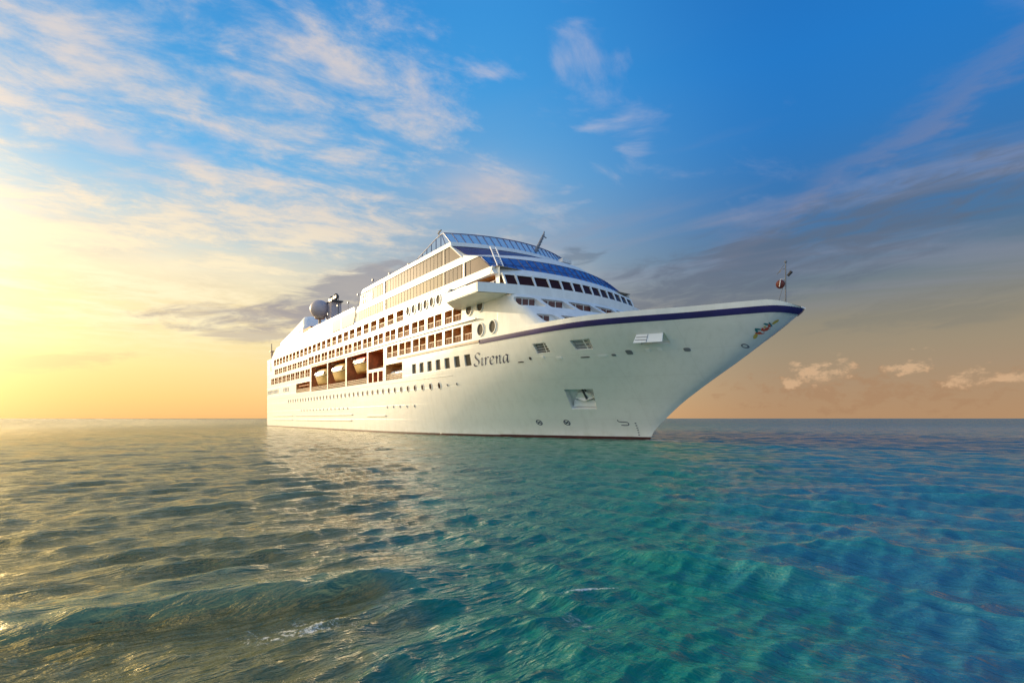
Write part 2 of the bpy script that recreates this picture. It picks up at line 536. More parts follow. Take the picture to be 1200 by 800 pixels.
# --- hull: one mesh (bow block with its pockets + long sides with the openings)
def tip_drop(s, z):
    if z < 12.3: return 0.0
    d = max(0.0, s - 14.6)
    return 0.055 * d * d * (1 + 1.6 * max(0.0, z - 13.06) / 0.56) * min(1.0, (z - 12.3) / 0.2 + 0.2)


def bow_block():
    bm = bmesh.new()
    zs = ZLV + [9.9, 10.5, 11.1, 11.7, 12.3, 12.75, 13.1]
    us = [0, .12, .3, .55, .9, 1.4, 2, 2.8, 3.8, 5, 6.5, 8, 10, 12, 14, 16, 18, 20, 22, 24, 26, 28, 30, 32.5, 35, 38]
    rings = {}
    for sign in (1, -1):
        for j, z in enumerate(zs):
            row = []
            L = stem(z) + 20.0
            for i, u in enumerate(us):
                uu = u * L / 38.0 if u > 3 else u * min(1, L / 38.0)
                s = stem(z) - uu
                if i == 0 and sign == -1: row.append(rings[(1, j)][0]); continue
                row.append(bm.verts.new(P(s, sign * B(s, z), z - tip_drop(s, z))))
            rings[(sign, j)] = row
        for j in range(len(zs) - 1):
            for i in range(len(us) - 1):
                a, b = rings[(sign, j)], rings[(sign, j + 1)]
                q = (a[i], a[i + 1], b[i + 1], b[i])
                bm.faces.new(q if sign == 1 else q[::-1])
    for j, flip in ((0, False), (len(zs) - 1, True)):
        a, b = rings[(1, j)], rings[(-1, j)]
        for i in range(len(us) - 1):
            q = [a[i], b[i], b[i + 1], a[i + 1]] if i else [a[0], b[1], a[1]]
            bm.faces.new(q[::-1] if flip else q)
    a = [rings[(1, j)][-1] for j in range(len(zs))]; b = [rings[(-1, j)][-1] for j in range(len(zs))]
    for j in range(len(zs) - 1):
        bm.faces.new((a[j], b[j], b[j + 1], a[j + 1]))
    fixn(bm)
    return bm


def hull_normal(s, z):
    e = 0.05
    p = Vector(P(s, B(s, z), z)); ps = Vector(P(s + e, B(s + e, z), z)); pz = Vector(P(s, B(s, z + e), z + e))
    n = (ps - p).cross(pz - p).normalized()
    if n.y > 0: n = -n
    return n


def cut_prism(bm, poly, depth, mi=0, out=0.5):
    """poly of (s,z) on the hull; closed prism running outboard/inboard along the mean normal"""
    cs = sum(p[0] for p in poly) / len(poly); cz = sum(p[1] for p in poly) / len(poly)
    n = hull_normal(cs, cz)
    pts = [Vector(P(s, B(s, z), z)) for s, z in poly]
    hexa(bm, [p - n * depth for p in pts], [p + n * out for p in pts], mi)


def to_obj(bm, name, mats):
    return obj(name, bm, mats, parent=None)


def boolean_cut(base_bm, cut_bm, mats):
    a = to_obj(base_bm, 'tmp_a', mats); b = to_obj(cut_bm, 'tmp_b', mats)
    md = a.modifiers.new('b', 'BOOLEAN'); md.operation = 'DIFFERENCE'; md.solver = 'EXACT'; md.object = b
    md.use_self = True
    try: md.material_mode = 'INDEX'
    except Exception: pass
    bpy.context.view_layer.update()
    dg = bpy.context.evaluated_depsgraph_get()
    ev = a.evaluated_get(dg)
    bm = bmesh.new(); bm.from_mesh(ev.to_mesh())
    ev.to_mesh_clear()
    for o in (a, b):
        me = o.data; bpy.data.objects.remove(o); bpy.data.meshes.remove(me)
    return bm


ANCHOR = [(-8.2, 3.77), (-5.2, 3.74), (-4.3, 6.08), (-7.6, 6.12)]
GRILLE_A = [(-8.5, 10.32), (-6.4, 10.32), (-6.7, 11.4), (-8.7, 11.42)]
GRILLE_B = [(-3.3, 10.3), (-1.3, 10.3), (-1.1, 11.3), (-3.3, 11.3)]
PANEL = [(3.4, 10.4), (6.05, 10.4), (6.0, 11.4), (3.5, 11.4)]

base = bow_block()
cut = bmesh.new()
cut_prism(cut, ANCHOR, 1.1, 0)
cut_prism(cut, GRILLE_A, 0.7, 0)
cut_prism(cut, GRILLE_B, 0.7, 0)
cut_prism(cut, PANEL, 0.35, 0)
fixn(cut)
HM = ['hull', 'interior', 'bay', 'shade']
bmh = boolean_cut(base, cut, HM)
# drop the end cap at s = -20 so the sides run on through
bmesh.ops.delete(bmh, geom=[f for f in bmh.faces if all(abs(v.co.x + 20.0) < 1e-3 for v in f.verts)], context='FACES_ONLY')

sb_low = breaks([STERN, -20.0], STERN, -20.0, 3.0)
for sign in (1, -1):
    side_shell(bmh, sign, ZLV, sb_low, [])
# sides with openings
sv = [STERN, -20.0, S_SIDE_END]; zv = [9.3, 13.1, 18.0, ZS, 12.75]
for h in HOLES: sv += [h[0], h[1]]; zv += [h[2], h[3]]
side_shell(bmh, 1, breaks(zv, 9.3, ZS, 3), breaks(sv, STERN, -20.0, 3), HOLES)
side_shell(bmh, -1, [9.3, 12.75, 13.1, 15.4, 18.0, ZS], breaks([STERN, -20.0], STERN, -20, 3), [])
for sign in (1, -1):
    side_shell(bmh, sign, breaks([v for v in zv if v >= 13.1] + [13.1], 13.1, ZS, 3), breaks([v for v in sv if v >= -20], -20.0, S_SIDE_END, 2), HOLES if sign == 1 else [])
# recesses
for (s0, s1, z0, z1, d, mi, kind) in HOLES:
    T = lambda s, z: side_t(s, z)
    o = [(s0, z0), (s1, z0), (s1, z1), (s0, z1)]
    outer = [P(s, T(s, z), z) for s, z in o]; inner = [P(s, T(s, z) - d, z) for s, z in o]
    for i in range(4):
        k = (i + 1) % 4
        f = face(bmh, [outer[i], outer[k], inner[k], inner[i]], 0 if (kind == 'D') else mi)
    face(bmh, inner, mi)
# transom and the top decks
for z0, z1 in ((-1.5, 9.3), (9.3, ZS)):
    face(bmh, [P(STERN, -12.75, z0), P(STERN, 12.75, z0), P(STERN, 12.75, z1), P(STERN, -12.75, z1)])
bmesh.ops.remove_doubles(bmh, verts=bmh.verts[:], dist=0.002)
fixn(bmh)
hull = obj('hull', bmh, HM, smooth=True, angle=28)


# --- conforming strips and decals on the hull
def strip(name, s0, s1, z0, z1, off, m, ns=80, both=True, thick=0.03, zf=None):
    bm = bmesh.new()
    for sign in ((1, -1) if both else (1,)):
        prev = None
        for i in range(ns + 1):
            s = s0 + (s1 - s0) * i / ns
            a0, a1 = (z0, z1) if zf is None else zf(s)
            ring = []
            for z, o in ((a0, -thick), (a0, off), (a1, off), (a1, -thick)):
                se = min(s, stem(z) - 0.01)
                ring.append(bm.verts.new(P(se, sign * (B(se, z) + o), z)))
            if prev:
                for k in range(4):
                    bm.faces.new((prev[k], prev[(k + 1) % 4], ring[(k + 1) % 4], ring[k]))
            prev = ring
    fixn(bm)
    return obj(name, bm, m, smooth=True)


def bow_s(n0, n1, n):  # parameter helper: dense near the stem
    return [n0 + (n1 - n0) * (1 - (1 - i / n) ** 2) for i in range(n + 1)]


def bow_band(name, z0, z1, s_start, off, m, thick=0.05, ztop=None, levels=3, lip=False):
    """a band wrapping round the stem, built as level rings"""
    bm = bmesh.new()
    n = 70
    rings = []
    for lv in range(levels):
        z = z0 + (z1 - z0) * lv / (levels - 1)
        ring = []
        st = stem(z)
        us = [(st - s_start) * (i / n) ** 2 for i in range(n + 1)]
        pts = [(st - u, B(st - u, z) + (off if u > 0 else 0)) for u in us]
        line = [(s, t) for s, t in pts[::-1]] + [(st + off, 0)] + [(s, -t) for s, t in pts]
        for s, t in line:
            zz = z - tip_drop(s, z)
            ring.append(bm.verts.new(P(s, t, zz)))
        rings.append(ring)
    for a, b in zip(rings, rings[1:]):
        for i in range(len(a) - 1): bm.faces.new((a[i], a[i + 1], b[i + 1], b[i]))
    r = rings[-1]
    # inner lip so the band has a thickness
    inner = []
    for v in r:
        inner.append(bm.verts.new((v.co.x - 0.10, v.co.y * 0.985, v.co.z)))
    low = [bm.verts.new((v.co.x, v.co.y * 0.97, rings[0][i].co.z + 0.06)) for i, v in enumerate(inner)]
    for i in (range(len(r) - 1) if lip else ()):
        bm.faces.new((r[i], r[i + 1], inner[i + 1], inner[i])); bm.faces.new((inner[i], inner[i + 1], low[i + 1], low[i]))
    bmesh.ops.delete(bm, geom=[v for v in bm.verts if not v.link_faces], context='VERTS')
    bmesh.ops.remove_doubles(bm, verts=bm.verts[:], dist=0.0008)
    fixn(bm)
    return obj(name, bm, m, smooth=True, angle=50)


bow_band('navy_stripe', 12.47, 13.06, -18.5, 0.035, 'stripe')
bow_band('bow_bulwark', 13.065, 13.62, -13.5, 0.02, 'white', lip=True)
strip('moulding', -44, -18.5, 12.72, 13.02, 0.09, 'line', both=False, ns=30)  # aft run of the stripe, browned by glare painted into it
strip('boot_top', STERN, -20, -0.9, 0.30, 0.012, 'boot', ns=40)
bow_band('boot_top', -0.9, 0.36, -20, 0.012, 'boot')
bm = bmesh.new(); box(bm, -97, -18.9, 12.7, 12.92, 15.86, 16.02); fixn(bm); obj('deck_ledge', bm, 'white')
for a, b, z in ((-138.5, -114.5, 3.35), (-111, -66, 3.35), (-138.0, -114.5, 2.15), (-111, -66.5, 2.15), (-58, -49, 3.05)):
    strip('rubbing_strake', a, b, z - 0.10, z + 0.12, 0.16, 'bright', both=False, ns=8)
# lower edge line of the hull side along the old knuckle
strip('knuckle', -147, -26, 8.78, 8.86, 0.05, 'white', both=False, ns=40)

# stern deck and aft superstructure details ---------------------------------
bm = bmesh.new()
box(bm, STERN, -14.0, -12.6, 12.6, ZS - 0.05, ZS + 0.02)
obj('sun_deck', bm, 'deck')


# portholes
def porthole(s, z, rs, rz, glass='shade', frame='white', fr=0.10, off=0.03, name='porthole'):
    bm = bmesh.new(); n = 18
    def pt(r, o, k):
        a = 2 * math.pi * k / n
        ss, zz = s + math.cos(a) * rs * r, z + math.sin(a) * rz * r
        return bm.verts.new(P(ss, side_t(ss, zz) + o, zz))
    r0 = [pt(1 + fr / rs, 0.0, k) for k in range(n)]; r1 = [pt(1 + fr / rs * 0.8, off + 0.03, k) for k in range(n)]
    r2 = [pt(1, off + 0.03, k) for k in range(n)]; r3 = [pt(0.96, 0.012, k) for k in range(n)]
    for a, b in ((r0, r1), (r1, r2), (r2, r3)):
        for k in range(n): bm.faces.new((a[k], a[(k + 1) % n], b[(k + 1) % n], b[k]))
    f = bm.faces.new(r3); f.material_index = 1
    fixn(bm)
    return obj(name, bm, [frame, glass], smooth=True)


for k in range(36):
    s = -118.9 + (118.9 - 29.8) * k / 35
    porthole(s, 7.52, 0.36, 0.46, glass='darkglass', name='porthole')
for s, z in ((-27.6, 7.5), (-25.2, 7.55)): porthole(s, z, 0.16, 0.16, glass='darkglass', fr=0.04, name='porthole')
for k in range(14): porthole(-105.3 + 2.8 * k, 4.7, 0.22, 0.2, glass='darkglass', fr=0.05, name='porthole')
for k in range(5): porthole(-48.4 + 2.6 * k, 4.62, 0.17, 0.2, glass='darkglass', fr=0.06, name='porthole')
for k in range(6): porthole(-39.7 + 2.08 * k, 20.38, 0.62, 0.72, fr=0.14, off=0.08, name='oval_porthole')
for s, z in ((-20.9, 17.5), (-18.3, 17.6), (-18.2, 14.35), (-15.6, 14.4)): porthole(s, z, 0.66, 0.78, fr=0.14, off=0.08, name='round_porthole')
# the rounded opening beside the bridge wing
porthole(-26.0, 20.3, 0.75, 0.6, glass='dkgrey', fr=0.15, off=0.06, name='wing_opening')


# balcony doors and railings inside the openings
def opening_fill(h):
    s0, s1, z0, z1, d, mi, kind = h
    sm = (s0 + s1) / 2; t = side_t(sm, z0)
    if kind in 'ABC' and kind:
        bm = bmesh.new()
        box(bm, s0 + 0.08, s1 - 0.08, t - d + 0.02, t - d + 0.08, z0 + 0.05, z1 - 0.15)
        w = (s1 - s0)
        for q in (0.0, 0.5, 1.0):
            x = s0 + 0.1 + (w - 0.2) * q
            box(bm, x - 0.05, x + 0.05, t - d + 0.08, t - d + 0.14, z0 + 0.05, z1 - 0.15, 1)
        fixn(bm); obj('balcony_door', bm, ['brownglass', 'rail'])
        bm = bmesh.new()
        box(bm, s0, s1, t - 0.16, t - 0.08, z0 + 0.84, z0 + 0.92, 0)
        nb = max(3, int(w / 0.42))
        for k in range(1, nb):
            x = s0 + w * k / nb
            box(bm, x - 0.03, x + 0.03, t - 0.14, t - 0.10, z0, z0 + 0.84)
        fixn(bm); return obj(f'balcony_railing', bm, 'rail')


cnt = 0
for h in HOLES:
    if h[6] in ('A', 'B', 'C'):
        cnt += 1
        opening_fill(h)

# promenade railings in the boat bays, davits
for (s0, s1, z0, z1, d, mi, kind) in HOLES:
    if kind in ('boat', 'aft', 'tender'):
        bm = bmesh.new(); t = 12.72
        hgt = 1.0 if kind != 'aft' else 0.9
        for zz in (hgt, hgt * 0.66, hgt * 0.33): box(bm, s0, s1, t - 0.12, t - 0.04, z0 + zz - 0.04, z0 + zz + 0.04)
        n = int((s1 - s0) / 0.55)
        for k in range(n + 1):
            x = s0 + (s1 - s0) * k / n
            box(bm, x - 0.04, x + 0.04, t - 0.11, t - 0.05, z0, z0 + hgt)
        fixn(bm); obj('promenade_railing', bm, 'rail')
    if kind == 'boat':
        for x in (s0 + 1.2, s1 - 1.2):
            bm = bmesh.new()
            tube(bm, P(x, 8.2, z1 - 0.1), P(x, 12.2, z1 - 0.35), 0.20)
            tube(bm, P(x, 8.2, z1 - 0.2), P(x, 8.0, z0), 0.24)
            tube(bm, P(x, 11.2, z1 - 0.4), P(x, 11.2, z1 - 1.4), 0.06)
            fixn(bm); obj('davit', bm, 'line')
# clutter beams inside the empty bay
bm = bmesh.new()
box(bm, -57.3, -50.1, 8.6, 9.0, 13.5, 13.75); box(bm, -57.3, -50.1, 10.6, 10.9, 12.5, 12.7)
for x in (-56.2, -54.4, -52.2): box(bm, x, x + 0.25, 9.4, 9.7, 11.9, 15.3)
fixn(bm); obj('davit_frame', bm, 'bay')
bm = bmesh.new()
for k in range(4): box(bm, -109.5 + 3.2 * k, -107.2 + 3.2 * k, 10.4, 10.9, 9.6, 11.2 + 0.2 * (k % 2))
box(bm, -108.5, -98.5, 12.0, 12.5, 11.25, 11.45)
fixn(bm); obj('mooring_screen', bm, 'orange')


# ------------------------------------------------------------------ front block (decks above the bow)
def arc_s(t, s0, k): return s0 - k * t * t


LEV = [  # z, s at centre, k
    (13.05, -3.4, 0.018), (14.0, -4.7, 0.018), (15.0, -6.2, 0.017), (16.2, -7.7, 0.016), (17.4, -9.1, 0.015), (18.02, -9.75, 0.015)]


def front_ring(z, s0, k, sb=-14.0, n=24, tm=None):
    # centreline arc until it meets the side, softened corner, then back along the side
    tmax = 12.75
    lo, hi = 8.0, 12.75
    for _ in range(40):
        m = (lo + hi) / 2
        if side_t(arc_s(m, s0, k), min(z, 17.9)) - 0.04 > m: lo = m
        else: hi = m
    tc = lo
    pts = []
    r = 0.9
    for i in range(n + 1):
        t = (tc - r) * i / n; pts.append((arc_s(t, s0, k), t))
    sc = arc_s(tc - r, s0, k)
    for i in range(1, 6):
        a = math.pi / 2 * i / 6
        pts.append((sc - r * 1.1 * (1 - math.cos(a)) - 0.05 * i, tc - r + r * math.sin(a) * 0.99))
    s_a = sc - r * 1.1 - 0.3
    for i in range(5):
        s = s_a + (sb - s_a) * i / 4
        pts.append((s, side_t(s, min(z, 17.9)) - 0.03 * (1 - i / 4)))
    return pts


def front_block():
    bm = bmesh.new(); rings = []
    for z, s0, k in LEV:
        st = front_ring(z, s0, k)
        line = [(s, t) for s, t in st[::-1]] + [(s, -t) for s, t in st[1:]]
        rings.append([bm.verts.new(P(s, t, z)) for s, t in line])
    for a, b in zip(rings, rings[1:]):
        for i in range(len(a)):
            j = (i + 1) % len(a)
            bm.faces.new((a[i], a[j], b[j], b[i]))
    bm.faces.new(rings[0]); bm.faces.new(rings[-1])
    fixn(bm)
    return bm


def level_at(z):
    zs = [l[0] for l in LEV]
    return float(np.interp(z, zs, [l[1] for l in LEV])), float(np.interp(z, zs, [l[2] for l in LEV]))


def front_pt(t, z, d=0.0):
    s0, k = level_at(z)
    return P(arc_s(t, s0, k) - d, t, z)


# openings (t at bottom-left, bottom-right, top-right, top-left; z0, z1), left = starboard
OPEN1 = [(11.9, 8.8, 9.5, 12.0), (8.2, 4.7, 5.6, 8.8), (4.0, -0.3, 1.2, 4.9), (-1.1, -4.5, -3.2, 0.4), (-5.3, -8.3, -7.0, -4.0)]
OPEN2 = [(11.0, 8.2, 9.0, 11.2), (7.5, 3.6, 4.8, 8.2), (2.8, -1.0, 0.5, 4.0), (-1.8, -6.0, -4.8, -0.4)]


def rounded(poly, r=0.28, n=4):
    out = []
    L = len(poly)
    for i in range(L):
        p = Vector(poly[i]); a = Vector(poly[i - 1]); b = Vector(poly[(i + 1) % L])
        da = (a - p).normalized() * r; db = (b - p).normalized() * r
        for k in range(n + 1):
            u = k / n
            q = (p + da) * (1 - u) ** 2 + p * 2 * u * (1 - u) + (p + db) * u ** 2
            out.append((q.x, q.y))
    return out


cut = bmesh.new()
BACKS = []
for ops, z0, z1 in ((OPEN1, 16.3, 17.55), (OPEN2, 13.9, 15.05)):
    for a, b, c, d in ops:
        poly = rounded([(a - (a - d) * 0, z0), (b, z0), (c, z1), (d, z1)])
        tb = (a + b) / 2
        s0, k = level_at((z0 + z1) / 2)
        sback = arc_s(max(abs(a), abs(b)), s0, k) - 1.7
        fr = [P(arc_s(t, *level_at(z)) + 1.2, t, z) for t, z in poly]
        bk = [P(arc_s(t, s0, k) - 1.0, t, z) for t, z in poly]
        hexa(cut, bk, fr)
        BACKS.append((a, b, c, d, z0, z1, s0, k))
fixn(cut)
bf = boolean_cut(front_block(), cut, ['white'])
obj('forward_superstructure', bf, ['white'], smooth=True, angle=30)
for (a, b, c, d, z0, z1, s0, k) in BACKS:
    lo, hi = min(b, c), max(a, d)
    n = 3 if (hi - lo) > 3 else 2
    bm = bmesh.new()
    span0 = hi - 0.35; wdt = (hi - lo) * 0.23
    for q in range(n):
        t1 = span0 - q * wdt * 1.12; t0 = t1 - wdt * 0.9
        A = [P(arc_s(t, s0, k) - 0.97, t, z) for t, z in ((t0, z0 + 0.1), (t1, z0 + 0.1), (t1, z1 - 0.16), (t0, z1 - 0.16))]
        Bq = [(p[0] + 0.05, p[1], p[2]) for p in A]
        hexa(bm, A, Bq)
    fixn(bm); obj('recessed_window', bm, 'redglass')

# ------------------------------------------------------------------ bridge deck
def arc_band(name, z0, z1, s00, k0, s01, k1, t_from, t_to, m, thick=0.25, n=32, ends=True, smooth=True):
    bm = bmesh.new(); prev = None
    for i in range(n + 1):
        t = t_from + (t_to - t_from) * i / n
        r = [bm.verts.new(P(arc_s(t, s00, k0), t, z0)), bm.verts.new(P(arc_s(t, s01, k1), t, z1)),
             bm.verts.new(P(arc_s(t, s01, k1) - thick, t, z1)), bm.verts.new(P(arc_s(t, s00, k0) - thick, t, z0))]
        if prev:
            for q in range(4): bm.faces.new((prev[q], prev[(q + 1) % 4], r[(q + 1) % 4], r[q]))
        else: bm.faces.new(r)
        prev = r
    bm.faces.new(prev)
    fixn(bm)
    return obj(name, bm, m, smooth=smooth, angle=40)


arc_band('bridge_bulwark', 18.02, 19.22, -9.85, 0.0145, -9.95, 0.0145, 16.0, -16.0, 'white', 0.3, 40)
# wings: floor, tapered underside and outer bulwark
for sg in (1, -1):
    bm = bmesh.new()
    sf = arc_s(16, -9.9, 0.0145)
    # floor
    a = [P(sf, sg * 16.0, 18.02), P(arc_s(12.7, -9.9, 0.0145), sg * 12.3, 18.02), P(-24.5, sg * 12.7, 18.02), P(-21.2, sg * 16.0, 18.02)]
    b = [P(p[0], -p[1], 18.2) for p in a]
    b = [(p[0], p[1], 18.2) for p in a]
    hexa(bm, a, b)
    # side and after bulwark
    hexa(bm, [P(sf - 0.02, sg * 16.0, 18.04), P(-21.2, sg * 16.0, 18.04), P(-21.2, sg * 16.0, 19.22), P(sf - 0.02, sg * 16.0, 19.22)],
         [P(sf - 0.02, sg * 15.8, 18.04), P(-21.2, sg * 15.8, 18.04), P(-21.2, sg * 15.8, 19.22), P(sf - 0.02, sg * 15.8, 19.22)])
    hexa(bm, [P(-21.2, sg * 15.98, 18.03), P(-26.0, sg * 12.76, 18.9), P(-26.0, sg * 12.76, 21.4), P(-21.2, sg * 15.98, 19.22)],
         [P(-21.0, sg * 15.8, 18.03), P(-25.8, sg * 12.6, 18.9), P(-25.8, sg * 12.6, 21.4), P(-21.0, sg * 15.8, 19.22)])
    # wedge bracket below
    hexa(bm, [P(sf - 0.4, sg * 15.9, 18.03), P(-21.0, sg * 15.9, 18.03), P(-24.4, sg * 12.7, 18.03), P(-13.0, sg * 12.3, 18.03)],
         [P(sf - 1.0, sg * 14.2, 17.9), P(-20.4, sg * 14.2, 17.9), P(-23.4, sg * 12.7, 17.8), P(-14.2, sg * 12.3, 17.8)])
    fixn(bm); obj('bridge_wing', bm, 'white')

# bridge window row: pillars, panes
TWN = [12.15, 10.6, 8.35, 6.25, 4.35, 2.5, 0.75, -1.0, -2.75, -4.5, -6.25, -8.1, -10.0, -12.2]
W0, WK0, W1, WK1 = -10.55, 0.0150, -11.35, 0.0155


def quad_pane(name, t0, t1, za, zb, sa, ka, sb_, kb, m, inset=0.0, thick=0.05, gap=0.09):
    bm = bmesh.new()
    u0, u1 = t0 - gap, t1 + gap
    A = [P(arc_s(u0, sa, ka) - inset, u0, za), P(arc_s(u1, sa, ka) - inset, u1, za), P(arc_s(u1, sb_, kb) - inset, u1, zb), P(arc_s(u0, sb_, kb) - inset, u0, zb)]
    Bq = [(p[0] - thick, p[1], p[2]) for p in A]
    hexa(bm, A, Bq); fixn(bm)
    return obj(name, bm, m)


for a, b in zip(TWN, TWN[1:]):
    quad_pane('bridge_window', a, b, 19.32, 20.72, W0, WK0, W1, WK1, 'darkglass', 0.10)
for t in TWN:
    bm = bmesh.new()
    A = [P(arc_s(t, W0, WK0) + 0.02, t + 0.13, 19.2), P(arc_s(t, W0, WK0) + 0.02, t - 0.13, 19.2), P(arc_s(t, W1, WK1) + 0.02, t - 0.13, 20.95), P(arc_s(t, W1, WK1) + 0.02, t + 0.13, 20.95)]
    hexa(bm, A, [(p[0] - 0.3, p[1], p[2]) for p in A]); fixn(bm); obj('window_pillar', bm, 'white')
arc_band('bridge_sill', 19.0, 19.34, -10.35, 0.015, -10.5, 0.015, 12.3, -12.3, 'white', 1.5)
arc_band('bridge_brow', 20.74, 21.0, -11.3, 0.0155, -11.4, 0.0155, 12.3, -12.3, 'white', 1.5)
arc_band('bridge_roof', 20.98, 21.93, -12.0, 0.0150, -12.85, 0.0150, 12.95, -12.95, 'white', 3.0)
# side part of the roof band
for sg in (1, -1):
    bm = bmesh.new()
    hexa(bm, [P(-15.3, sg * 12.98, 21.0), P(-14.8, sg * 12.98, 21.93), P(-28, sg * 12.82, 22.02), P(-28, sg * 12.82, 20.98)][::1],
         [P(-15.3, sg * 12.4, 21.0), P(-14.8, sg * 12.4, 21.93), P(-28, sg * 12.4, 22.02), P(-28, sg * 12.4, 20.98)])
    fixn(bm); obj('roof_fascia', bm, 'white')
# railing and clutter inside the open wing cab
bm = bmesh.new()
for k in range(8):
    x = -21.2 + k * 0.85
    tube(bm, P(x, 12.5, 19.2), P(x, 12.5, 20.2), 0.05)
tube(bm, P(-21.3, 12.5, 20.2), P(-14.9, 12.4, 20.2), 0.05)
fixn(bm); obj('wing_railing', bm, 'bright')
bm = bmesh.new()
for k in range(7):
    x = -21.0 + k * 0.85
    box(bm, x, x + 0.5, 11.2, 11.7, 19.9 + 0.1 * (k % 3), 20.6)
fixn(bm); obj('wing_console', bm, 'redglass')
# bulwark lamp details on the wing wall
bm = bmesh.new()
tube(bm, P(-24.0, 12.78, 20.6), P(-24.0, 13.1, 20.6), 0.16); tube(bm, P(-24.2, 12.78, 20.0), P(-24.2, 13.0, 20.0), 0.14)
fixn(bm); obj('wall_lamp', bm, 'dkgrey')

# ------------------------------------------------------------------ upper house
# rings: z, s0, k
def ring_front(z):
    zs = [21.9, 23.95, 25.05, 25.1, 27.25, 27.95]
    s0 = [-13.1, -14.75, -16.1, -16.2, -21.9, -22.4]
    ks = [0.0145, 0.0195, 0.034, 0.036, 0.021, 0.0195]
    return float(np.interp(z, zs, s0)), float(np.interp(z, zs, ks))


def upper_house():
    bm = bmesh.new()
    levels = [(21.93, -64.6), (22.05, -64.5), (23.95, -63.2), (25.05, -62.6), (27.25, -60.6), (27.9, -60.0)]
    n = 28; rings = []
    for z, sa in levels:
        s0, k = ring_front(z)
        line = [(sa, 12.6)] + [(arc_s(t, s0, k) - 0.12, t * 0.99) for t in np.linspace(12.75, -12.75, n)] + [(sa, -12.6)]
        rings.append([bm.verts.new(P(s, t, z)) for s, t in line])
    for a, b in zip(rings, rings[1:]):
        for i in range(len(a)):
            j = (i + 1) % len(a); bm.faces.new((a[i], a[j], b[j], b[i]))
    bm.faces.new(rings[0]); bm.faces.new(rings[-1])
    fixn(bm)
    return obj('upper_deckhouse', bm, 'white', smooth=True, angle=30)


upper_house()


def band(name, z0, z1, m, sa0, sa1, out=0.10, thick=0.25, zt=None):
    """white fascia: front arc and both sides"""
    bm = bmesh.new(); rings = []
    for z, sa in ((z0, sa0), (z1, sa1)):
        s0, k = ring_front(z)
        o = [(sa, 12.75 + out)] + [(arc_s(t, s0, k) + out, t) for t in np.linspace(12.75 + out, -12.75 - out, 30)] + [(sa, -12.75 - out)]
        i = [(sa, 12.75 - thick)] + [(arc_s(t, s0, k) - thick, t * (12.75 - thick) / 12.85) for t in np.linspace(12.75 + out, -12.75 - out, 30)] + [(sa, -12.75 + thick)]
        rings.append(([bm.verts.new(P(s, t, z)) for s, t in o], [bm.verts.new(P(s, t, z)) for s, t in i]))
    (o0, i0), (o1, i1) = rings
    for k in range(len(o0) - 1):
        for a, b in ((o0, o1), (o1, i1), (i1, i0), (i0, o0)):
            bm.faces.new((a[k], a[k + 1], b[k + 1], b[k]))
    bm.faces.new((o0[0], o1[0], i1[0], i0[0])); bm.faces.new((o0[-1], o1[-1], i1[-1], i0[-1]))
    fixn(bm)
    return obj(name, bm, m, smooth=True, angle=30)


band('lower_fascia', 24.0, 25.02, 'white', -63.4, -62.7, 0.14)
band('roof_fascia', 27.3, 27.95, 'white', -60.7, -59.9, 0.16)
band('sill_fascia', 21.88, 22.06, 'white', -64.6, -64.5, 0.10)

# tinted strips on the starboard side
def side_pane(name, a0, b0, a1, b1, z0, z1, m, t=12.80):
    bm = bmesh.new()
    A = [P(a0, t, z0), P(b0, t, z0), P(b1, t, z1), P(a1, t, z1)]
    hexa(bm, A, [P(p[0], t - 0.12, p[2]) for p in A]); fixn(bm)
    return obj(name, bm, m)


side_pane('tinted_window', -64.1, -49.4, -63.0, -49.4, 22.08, 23.98, 'gold')
side_pane('tinted_window', -49.0, -27.7, -49.0, -27.7, 22.08, 23.98, 'gold')
side_pane('tinted_window', -27.3, -22.0, -27.3, -22.0, 22.08, 23.98, 'bronze')
side_pane('tinted_window', -21.8, -15.6, -21.8, -18.1, 22.08, 23.98, 'bronze')
side_pane('tinted_window', -62.3, -49.4, -60.9, -49.4, 25.05, 27.28, 'bronze')
side_pane('tinted_window', -49.0, -27.7, -49.0, -27.7, 25.05, 27.28, 'bronze')
side_pane('tinted_window', -27.3, -22.4, -27.3, -25.4, 25.05, 27.28, 'bronze')
bm = bmesh.new()
for s in (-27.5,):
    box(bm, s - 0.18, s + 0.18, 12.7, 12.86, 22.08, 23.98); box(bm, s - 0.18, s + 0.18, 12.7, 12.86, 25.05, 27.28)
fixn(bm); obj('dark_mullion', bm, 'dkgrey')
bm = bmesh.new()
box(bm, -49.5, -48.9, 12.7, 12.92, 22.07, 24.0); box(bm, -49.4, -49.0, 12.7, 12.92, 25.03, 27.3); box(bm, -22.1, -21.7, 12.7, 12.9, 22.07, 23.99)
fixn(bm); obj('white_mullion', bm, 'white')
bm = bmesh.new()
for k in range(7): box(bm, -61.0 + k * 0.95, -60.75 + k * 0.95, 12.8, 12.9, 25.15, 26.9)
box(bm, -61.2, -54.9, 12.8, 12.88, 26.0, 26.15)
fixn(bm); obj('window_lattice', bm, 'bright')
bm = bmesh.new()
for k in range(38):
    s = -61.8 + k * 1.15
    if abs(s + 49.2) < 0.6 or abs(s + 27.5) < 0.5: continue
    if s < -20: box(bm, s - 0.025, s + 0.025, 12.79, 12.83, 22.09, 23.97)
    if -53 < s < -25.6: box(bm, s - 0.025, s + 0.025, 12.79, 12.83, 25.06, 27.27)
fixn(bm); obj('glazing_joints', bm, 'dkgrey')
